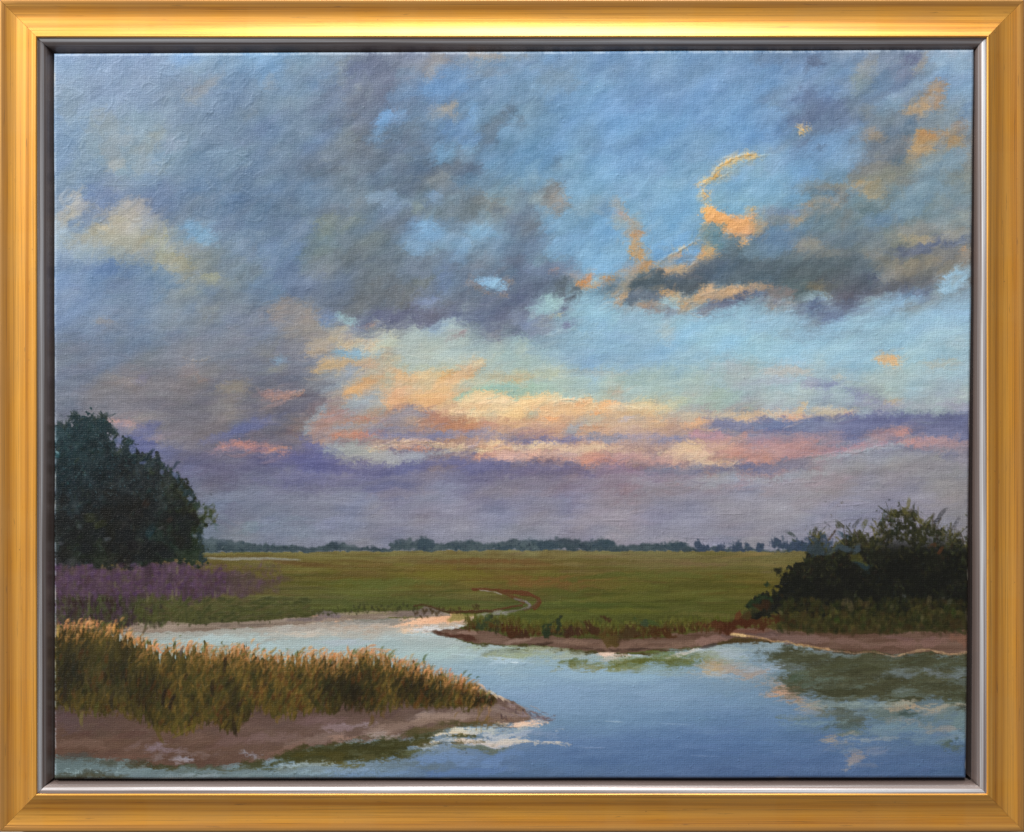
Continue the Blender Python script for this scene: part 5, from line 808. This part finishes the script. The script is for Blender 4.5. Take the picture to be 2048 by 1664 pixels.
for _ in range(2600):
    x = rng.uniform(102, 990); a_ = np.interp(x, RT[:, 0], RT[:, 1]); b_ = np.interp(x, RB[:, 0], RB[:, 1])
    t = rng.uniform(.08, 1.0) ** .9; y = a_ + (b_ - a_) * t
    lean = (70 if x > 420 else 80) + rng.normal(0, 15)
    gx, gy = to_grid(x, min(y, b_ - 6)); k = CL[int(np.clip(gy, 0, PH - 1)), int(np.clip(gx, 0, PW - 1))]
    idx = int(np.clip(2.5 + .9 * k + rng.normal(0, 1.25), 0, 5)) if rng.rand() < .85 else rng.choice([6, 7])
    c_ = rgb(RC[idx])
    if x < 260 and .2 < t < .75: c_ = c_ * .5 + rgb('26281f') * .5
    if t > .78 and k > -.3: c_ = c_ * .6 + rgb('564618') * .4
    if .4 < t < .75 and k < 0: c_ = c_ * .7
    L = rng.uniform(14, 40) * (1 - .45 * max(0, t - .75) / .25)
    stroke(x, min(y, b_ - 8), L, rng.uniform(2.5, 7.5), lean, np.clip(c_ + rng.normal(0, .012), .02, 1), .58, bend=rng.normal(2, 4), h=.6, reg=6, dry=.45)
TC = ['cc8c64', 'd0946c', 'c48058', 'bc8450', 'b07844', 'a87440', 'c48c58', '98683c', '8a6a34', 'bc7850', '6a5a28', '7c5c30']
for _ in range(1700):
    x = rng.uniform(102, 985); a_ = np.interp(x, RT[:, 0], RT[:, 1])
    y = a_ + abs(rng.normal(0, 25)) - 2
    dens = 1.0 if x > 380 else .55
    if rng.rand() > dens: continue
    c_ = rgb(TC[rng.randint(len(TC))]); k = np.clip((y - a_) / 62, 0, .85)
    c_ = c_ * (1 - k) + rgb('64501f') * k
    stroke(x, y, rng.uniform(10, 28), rng.uniform(2.2, 5), 64 + rng.normal(0, 16), np.clip(c_ + rng.normal(0, .02), .03, 1), .5, bend=rng.normal(3, 3), h=.7, reg=6, dry=.5)
for _ in range(230):                                           # bright seed heads bending right
    x = rng.uniform(105, 985); a_ = np.interp(x, RT[:, 0], RT[:, 1])
    stroke(x, a_ + rng.normal(2, 7), rng.uniform(8, 20), rng.uniform(2.5, 5.5), 55 + rng.normal(0, 20), ['cc905c', 'd09860', 'c88050', 'c08a54', '5a6030'][rng.randint(5)], .75, bend=rng.normal(3, 2), h=.9, reg=6)
for x, y, l, an, c_ in [(165, 1256, 26, 80, 'c88c54'), (180, 1246, 30, 95, 'c49060'), (118, 1262, 34, 85, 'a88c4c'), (228, 1256, 28, 80, 'c8904c'), (262, 1272, 26, 60, 'c08c54'), (274, 1284, 22, 80, 'b8783c'), (320, 1296, 30, 120, 'c88058'), (336, 1302, 30, 40, '8c6034'), (350, 1290, 24, 80, '34401c'), (366, 1304, 30, 75, '4c4644'), (378, 1300, 30, 80, 'c48458'), (292, 1262, 24, 50, '504430'), (700, 1300, 26, 110, 'b88458'), (735, 1298, 34, 40, 'c09068'), (756, 1301, 44, -8, 'b89070'), (722, 1303, 14, 60, '9c7050'), (766, 1316, 20, 55, 'b08058'), (827, 1316, 24, 70, 'a89878'), (853, 1318, 26, 70, '50603c'), (800, 1324, 14, 40, '8c5c44'), (930, 1346, 18, 50, '4c5c44'), (940, 1352, 16, 40, '4a5a40'), (957, 1358, 14, 20, '405848'), (900, 1340, 16, 60, 'bc7c68'), (905, 1352, 20, 60, 'c07c64'), (925, 1366, 34, 75, 'c4845c'), (962, 1376, 30, -40, 'd4b098'), (985, 1390, 30, -40, 'dcc4a8'), (1000, 1398, 24, -40, 'd8c0a8'), (978, 1392, 24, 60, '6c7048'), (545, 1300, 26, 40, '8c7440'), (605, 1302, 26, 45, '8a7040'), (645, 1304, 20, 60, '9c7c4c'), (480, 1292, 18, 60, '7c6c40'), (448, 1286, 12, 80, '505030')]:
    stroke(x, y, l, 5.5 if l > 20 else 4, an, c_, .85, bend=rng.normal(3, 2), h=.9, reg=6)
for _ in range(420):                                           # russet and deep green passages among the stems
    x = rng.uniform(102, 985); a_ = np.interp(x, RT[:, 0], RT[:, 1]); b_ = np.interp(x, RB[:, 0], RB[:, 1]); t = rng.uniform(.35, .95)
    stroke(x, a_ + (b_ - a_) * t - 4, rng.uniform(14, 34), rng.uniform(4, 10), 76 + rng.normal(0, 16), ['4c2a10', '2a2e12', '22200e', '5a3414', '34381a', '1e180c'][rng.randint(6)], .5, bend=rng.normal(2, 4), dry=.5, h=.4, reg=6)
for x, y, l, an, c_ in [(165, 1438, 36, 88, '6c6430'), (135, 1412, 30, 110, '5c5220'), (195, 1420, 40, 80, '4c4c1c'), (370, 1462, 60, 30, '62561c'), (355, 1450, 50, 60, '5c5220'), (320, 1462, 60, 110, '54481a'), (480, 1440, 60, 80, '5c4c1c'), (470, 1455, 44, 100, '241a0c'), (450, 1450, 30, 60, '66541f'), (560, 1440, 24, 60, '6a5418'), (590, 1432, 30, 70, '64501c'), (740, 1440, 30, 75, '58441c'), (396, 1433, 12, 0, '1e1a12'), (330, 1395, 44, 80, '18100c'), (345, 1405, 40, 70, '1a120e'), (450, 1330, 40, 85, '1e160c'), (430, 1375, 44, 90, '221a10'), (230, 1400, 50, 85, '262018'), (150, 1330, 60, 88, '26281e'), (130, 1380, 60, 88, '28221c'), (775, 1430, 24, 80, '644c2c')]:
    stroke(x, y, l, 8, an, c_, .75, bend=rng.normal(3, 3), h=.6, reg=6)
# artist's mark in the corner, thin pale paint broken by the weave
for p in [[(118, 1543), (126, 1543)], [(138, 1537), (132, 1538), (129, 1541), (135, 1544), (137, 1548), (130, 1550)], [(141, 1545), (141, 1552)], [(141, 1546), (147, 1544), (147, 1550)], [(152, 1539), (151, 1553)], [(152, 1541), (158, 1541), (157, 1546), (152, 1546)], [(162, 1543), (164, 1547), (168, 1543), (171, 1546)], [(175, 1543), (178, 1545)], [(181, 1534), (180, 1545)], [(176, 1546), (184, 1545)], [(189, 1541), (194, 1540), (192, 1544), (196, 1545)], [(204, 1537), (200, 1541), (206, 1544), (201, 1546)], [(212, 1534), (211, 1546)], [(212, 1534), (218, 1534)], [(212, 1540), (216, 1540)], [(212, 1546), (218, 1545)], [(224, 1546), (226, 1534), (234, 1545), (236, 1536)], [(227, 1547), (244, 1545)]]:
    line(p, 2.0, '94acb2', .5, .5, .8, .25)
scumble(420, (112, 104, 520, 430), 34, 7, 40, .004, .7, 55, h=1.3, pull=1, dry=.2, bendk=.35)     # stiff brush marks left in the upper left
scumble(500, (500, 104, 1940, 700), 26, 6, 42, .004, .5, 30, h=.9, pull=1, dry=.3, bendk=.15)
for _ in range(900):                                           # grit and nibs caught in the paint
    gx, gy = rng.randint(2, PW - 3), rng.randint(2, PH - 3); HT[gy:gy + 2, gx:gx + 2] += rng.uniform(.2, .9)
for x, y, l, an in [(1115, 1039, 32, -10), (1220, 1031, 60, 3), (1272, 1025, 46, 12), (1230, 1040, 60, 0), (1340, 1062, 46, -5), (1462, 1028, 60, 0), (1132, 1068, 66, -5), (1390, 1076, 60, -3), (612, 1003, 70, 4), (790, 1026, 120, 1), (765, 982, 60, 10), (250, 370, 90, 0), (1700, 1010, 60, 4), (1600, 965, 70, 3)]:
    stroke(x, y, l, 2.6, an, C[int(to_grid(x, y)[1]), int(to_grid(x, y)[0])] * 1.06, .6, h=2.2, dry=.1)
# lit cloth turned over the edges
edge = np.minimum(np.minimum(uu * 1840, (1 - uu) * 1840), np.minimum(vv * 1456, (1 - vv) * 1456))
lum = (C * np.array([.3, .59, .11], np.float32)).sum(-1, keepdims=True)
C[:] = lum + (C - lum) * np.where(C[..., 2:3] > C[..., 0:1], np.where((C[..., 0:1] > C[..., 1:2]) & (REG[..., None] == 1), .80, np.where(REG[..., None] == 1, .80, .85)), .97)      # the blues of this palette are greyed with a little earth
C[:] = .43 + (C - .43) * 1.06
edge_gleam_wear = sm((9 - np.minimum(vv * 1456, uu * 1840 + 2)) / 6) * sm(.55 + .35 * N_MID + .3 * WEAVE)   # highlight on the rolled upper and left edges, painted in as paler colour
fill(edge_gleam_wear * .55, 'b4c2d2')
edge_gleam_wear = sm((5 - np.minimum(uu, 1 - uu) * 1840) / 3) * sm(N_V * .9 - .9) + sm((5 - (1 - vv) * 1456) / 3) * sm(N_H - 1.2)
fill(np.clip(edge_gleam_wear, 0, 1) * .6, 'c8c4ba')
C[:] = np.clip(C, .01, 1)
# ---------------------------------------------------------------- stretched canvas carrying the paint film
CD = .0062                                             # canvas face behind the frame's front plane
rr = np.random.RandomState(3)
inset = np.clip(edge, 0, 14) * S
RAD = .0028                                            # the cloth turns over the stretcher bars in a soft roll
roll = np.where(inset < RAD, RAD - np.sqrt(np.maximum(RAD ** 2 - (RAD - inset) ** 2, 0)), 0)
wob_x = 0.0012 * (lattice_noise(PW, PH, 90, 70, 61) - .5) * np.clip(1 - np.minimum(uu, 1 - uu) * 60, 0, 1) * .5
wob_y = .0010 * (lattice_noise(PW, PH, 90, 70, 62) - .5) * np.clip(1 - np.minimum(vv, 1 - vv) * 60, 0, 1) * .5
Hs = HT.copy()
Hs = Hs + 0.06 * WEAVE
RELIEF = .00032
PXw = wx(GX, CD) + wob_x
PZw = wz(GY, CD) + wob_y
PYw = CD + roll - Hs * RELIEF * np.clip(inset / .0015, .3, 1) + .0006 * (lattice_noise(PW, PH, 260, 210, 55) - .5)
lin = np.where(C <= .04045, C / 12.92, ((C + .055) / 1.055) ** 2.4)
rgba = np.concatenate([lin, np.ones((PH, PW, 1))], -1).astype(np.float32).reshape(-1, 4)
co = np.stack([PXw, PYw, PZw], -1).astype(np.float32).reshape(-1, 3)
# the whole film's normals, so that neighbouring passages shade without a seam
PASS = {1: ('painted_sky', 'blue-grey and peach clouded evening sky'), 2: ('painted_tree_line', 'dark blue-green strip of distant trees'), 3: ('painted_meadow', 'olive green marsh meadow'),
        4: ('painted_water', 'blue creek with dark reflections'), 5: ('painted_mud_bank', 'mauve brown mud banks'), 6: ('painted_reeds', 'near reeds with orange tips'),
        7: ('painted_trees', 'dark blue-green trees at the left edge'), 8: ('painted_bush', 'almost black bush at the right edge'), 9: ('painted_flowers', 'purple marsh flowers below the trees'), 10: ('painted_creek', 'winding rust-edged channel in the meadow')}
# tidy the passages: a lone quad joins its neighbours
Q = REG[:-1, :-1].copy()
for _ in range(3):
    cnt = np.zeros((11,) + Q.shape, np.uint8)
    Pq = np.pad(Q, 2, mode='edge')
    for dy in range(5):
        for dx in range(5):
            sh = Pq[dy:dy + Q.shape[0], dx:dx + Q.shape[1]]
            for r_ in range(1, 11): cnt[r_] += (sh == r_)
    Q = cnt.argmax(0).astype(np.uint8)
ii = np.arange(PH * PW, dtype=np.int32).reshape(PH, PW)
quads = np.stack([ii[:-1, :-1], ii[1:, :-1], ii[1:, 1:], ii[:-1, 1:]], -1)
A = co.reshape(PH, PW, 3)
du = np.gradient(A, axis=1); dv = np.gradient(A, axis=0)
NRM = np.cross(dv, du).reshape(-1, 3); NRM /= np.linalg.norm(NRM, axis=1, keepdims=True) + 1e-12
if NRM[:, 1].mean() > 0: NRM = -NRM
def film(name, sel, parent):
    q = quads[sel].reshape(-1, 4); used, inv = np.unique(q, return_inverse=True); q = inv.reshape(-1, 4).astype(np.int32)
    me = bpy.data.meshes.new(name); nv, nf = len(used), len(q)
    me.vertices.add(nv); me.vertices.foreach_set('co', co[used].ravel())
    me.loops.add(nf * 4); me.loops.foreach_set('vertex_index', q.ravel())
    me.polygons.add(nf); me.polygons.foreach_set('loop_start', np.arange(0, nf * 4, 4, dtype=np.int32))
    me.polygons.foreach_set('use_smooth', np.ones(nf, bool))
    me.update(calc_edges=True)
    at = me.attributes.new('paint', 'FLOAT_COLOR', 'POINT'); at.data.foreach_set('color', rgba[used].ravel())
    me.materials.append(M_PAINT)
    me.normals_split_custom_set_from_vertices(NRM[used].astype(np.float32).tolist()) if False else None
    o = bpy.data.objects.new(name, me); COL.objects.link(o); o.parent = parent
    return o
# cloth sides and back edge of the stretched canvas
rim = np.concatenate([ii[0, :], ii[1:, -1], ii[-1, -2::-1], ii[-2:0:-1, 0]])
RV = co[rim]; n_ = len(rim)
back = RV.copy(); back[:, 1] = .0165
V = [tuple(map(float, p)) for p in RV] + [tuple(map(float, p)) for p in back]
F = [(i, (i + 1) % n_, n_ + (i + 1) % n_, n_ + i) for i in range(n_)]
cv = mesh_obj('canvas', V, F, M_PAINT, None, True)
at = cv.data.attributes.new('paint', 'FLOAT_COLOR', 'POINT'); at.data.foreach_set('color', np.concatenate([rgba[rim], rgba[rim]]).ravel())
adopt(cv); cv['label'] = 'stretched linen canvas painted with an evening salt marsh'
for r_, (nm, lab) in PASS.items():
    sel = Q == r_
    if sel.sum() > 20: film(nm, sel, cv)['label'] = lab
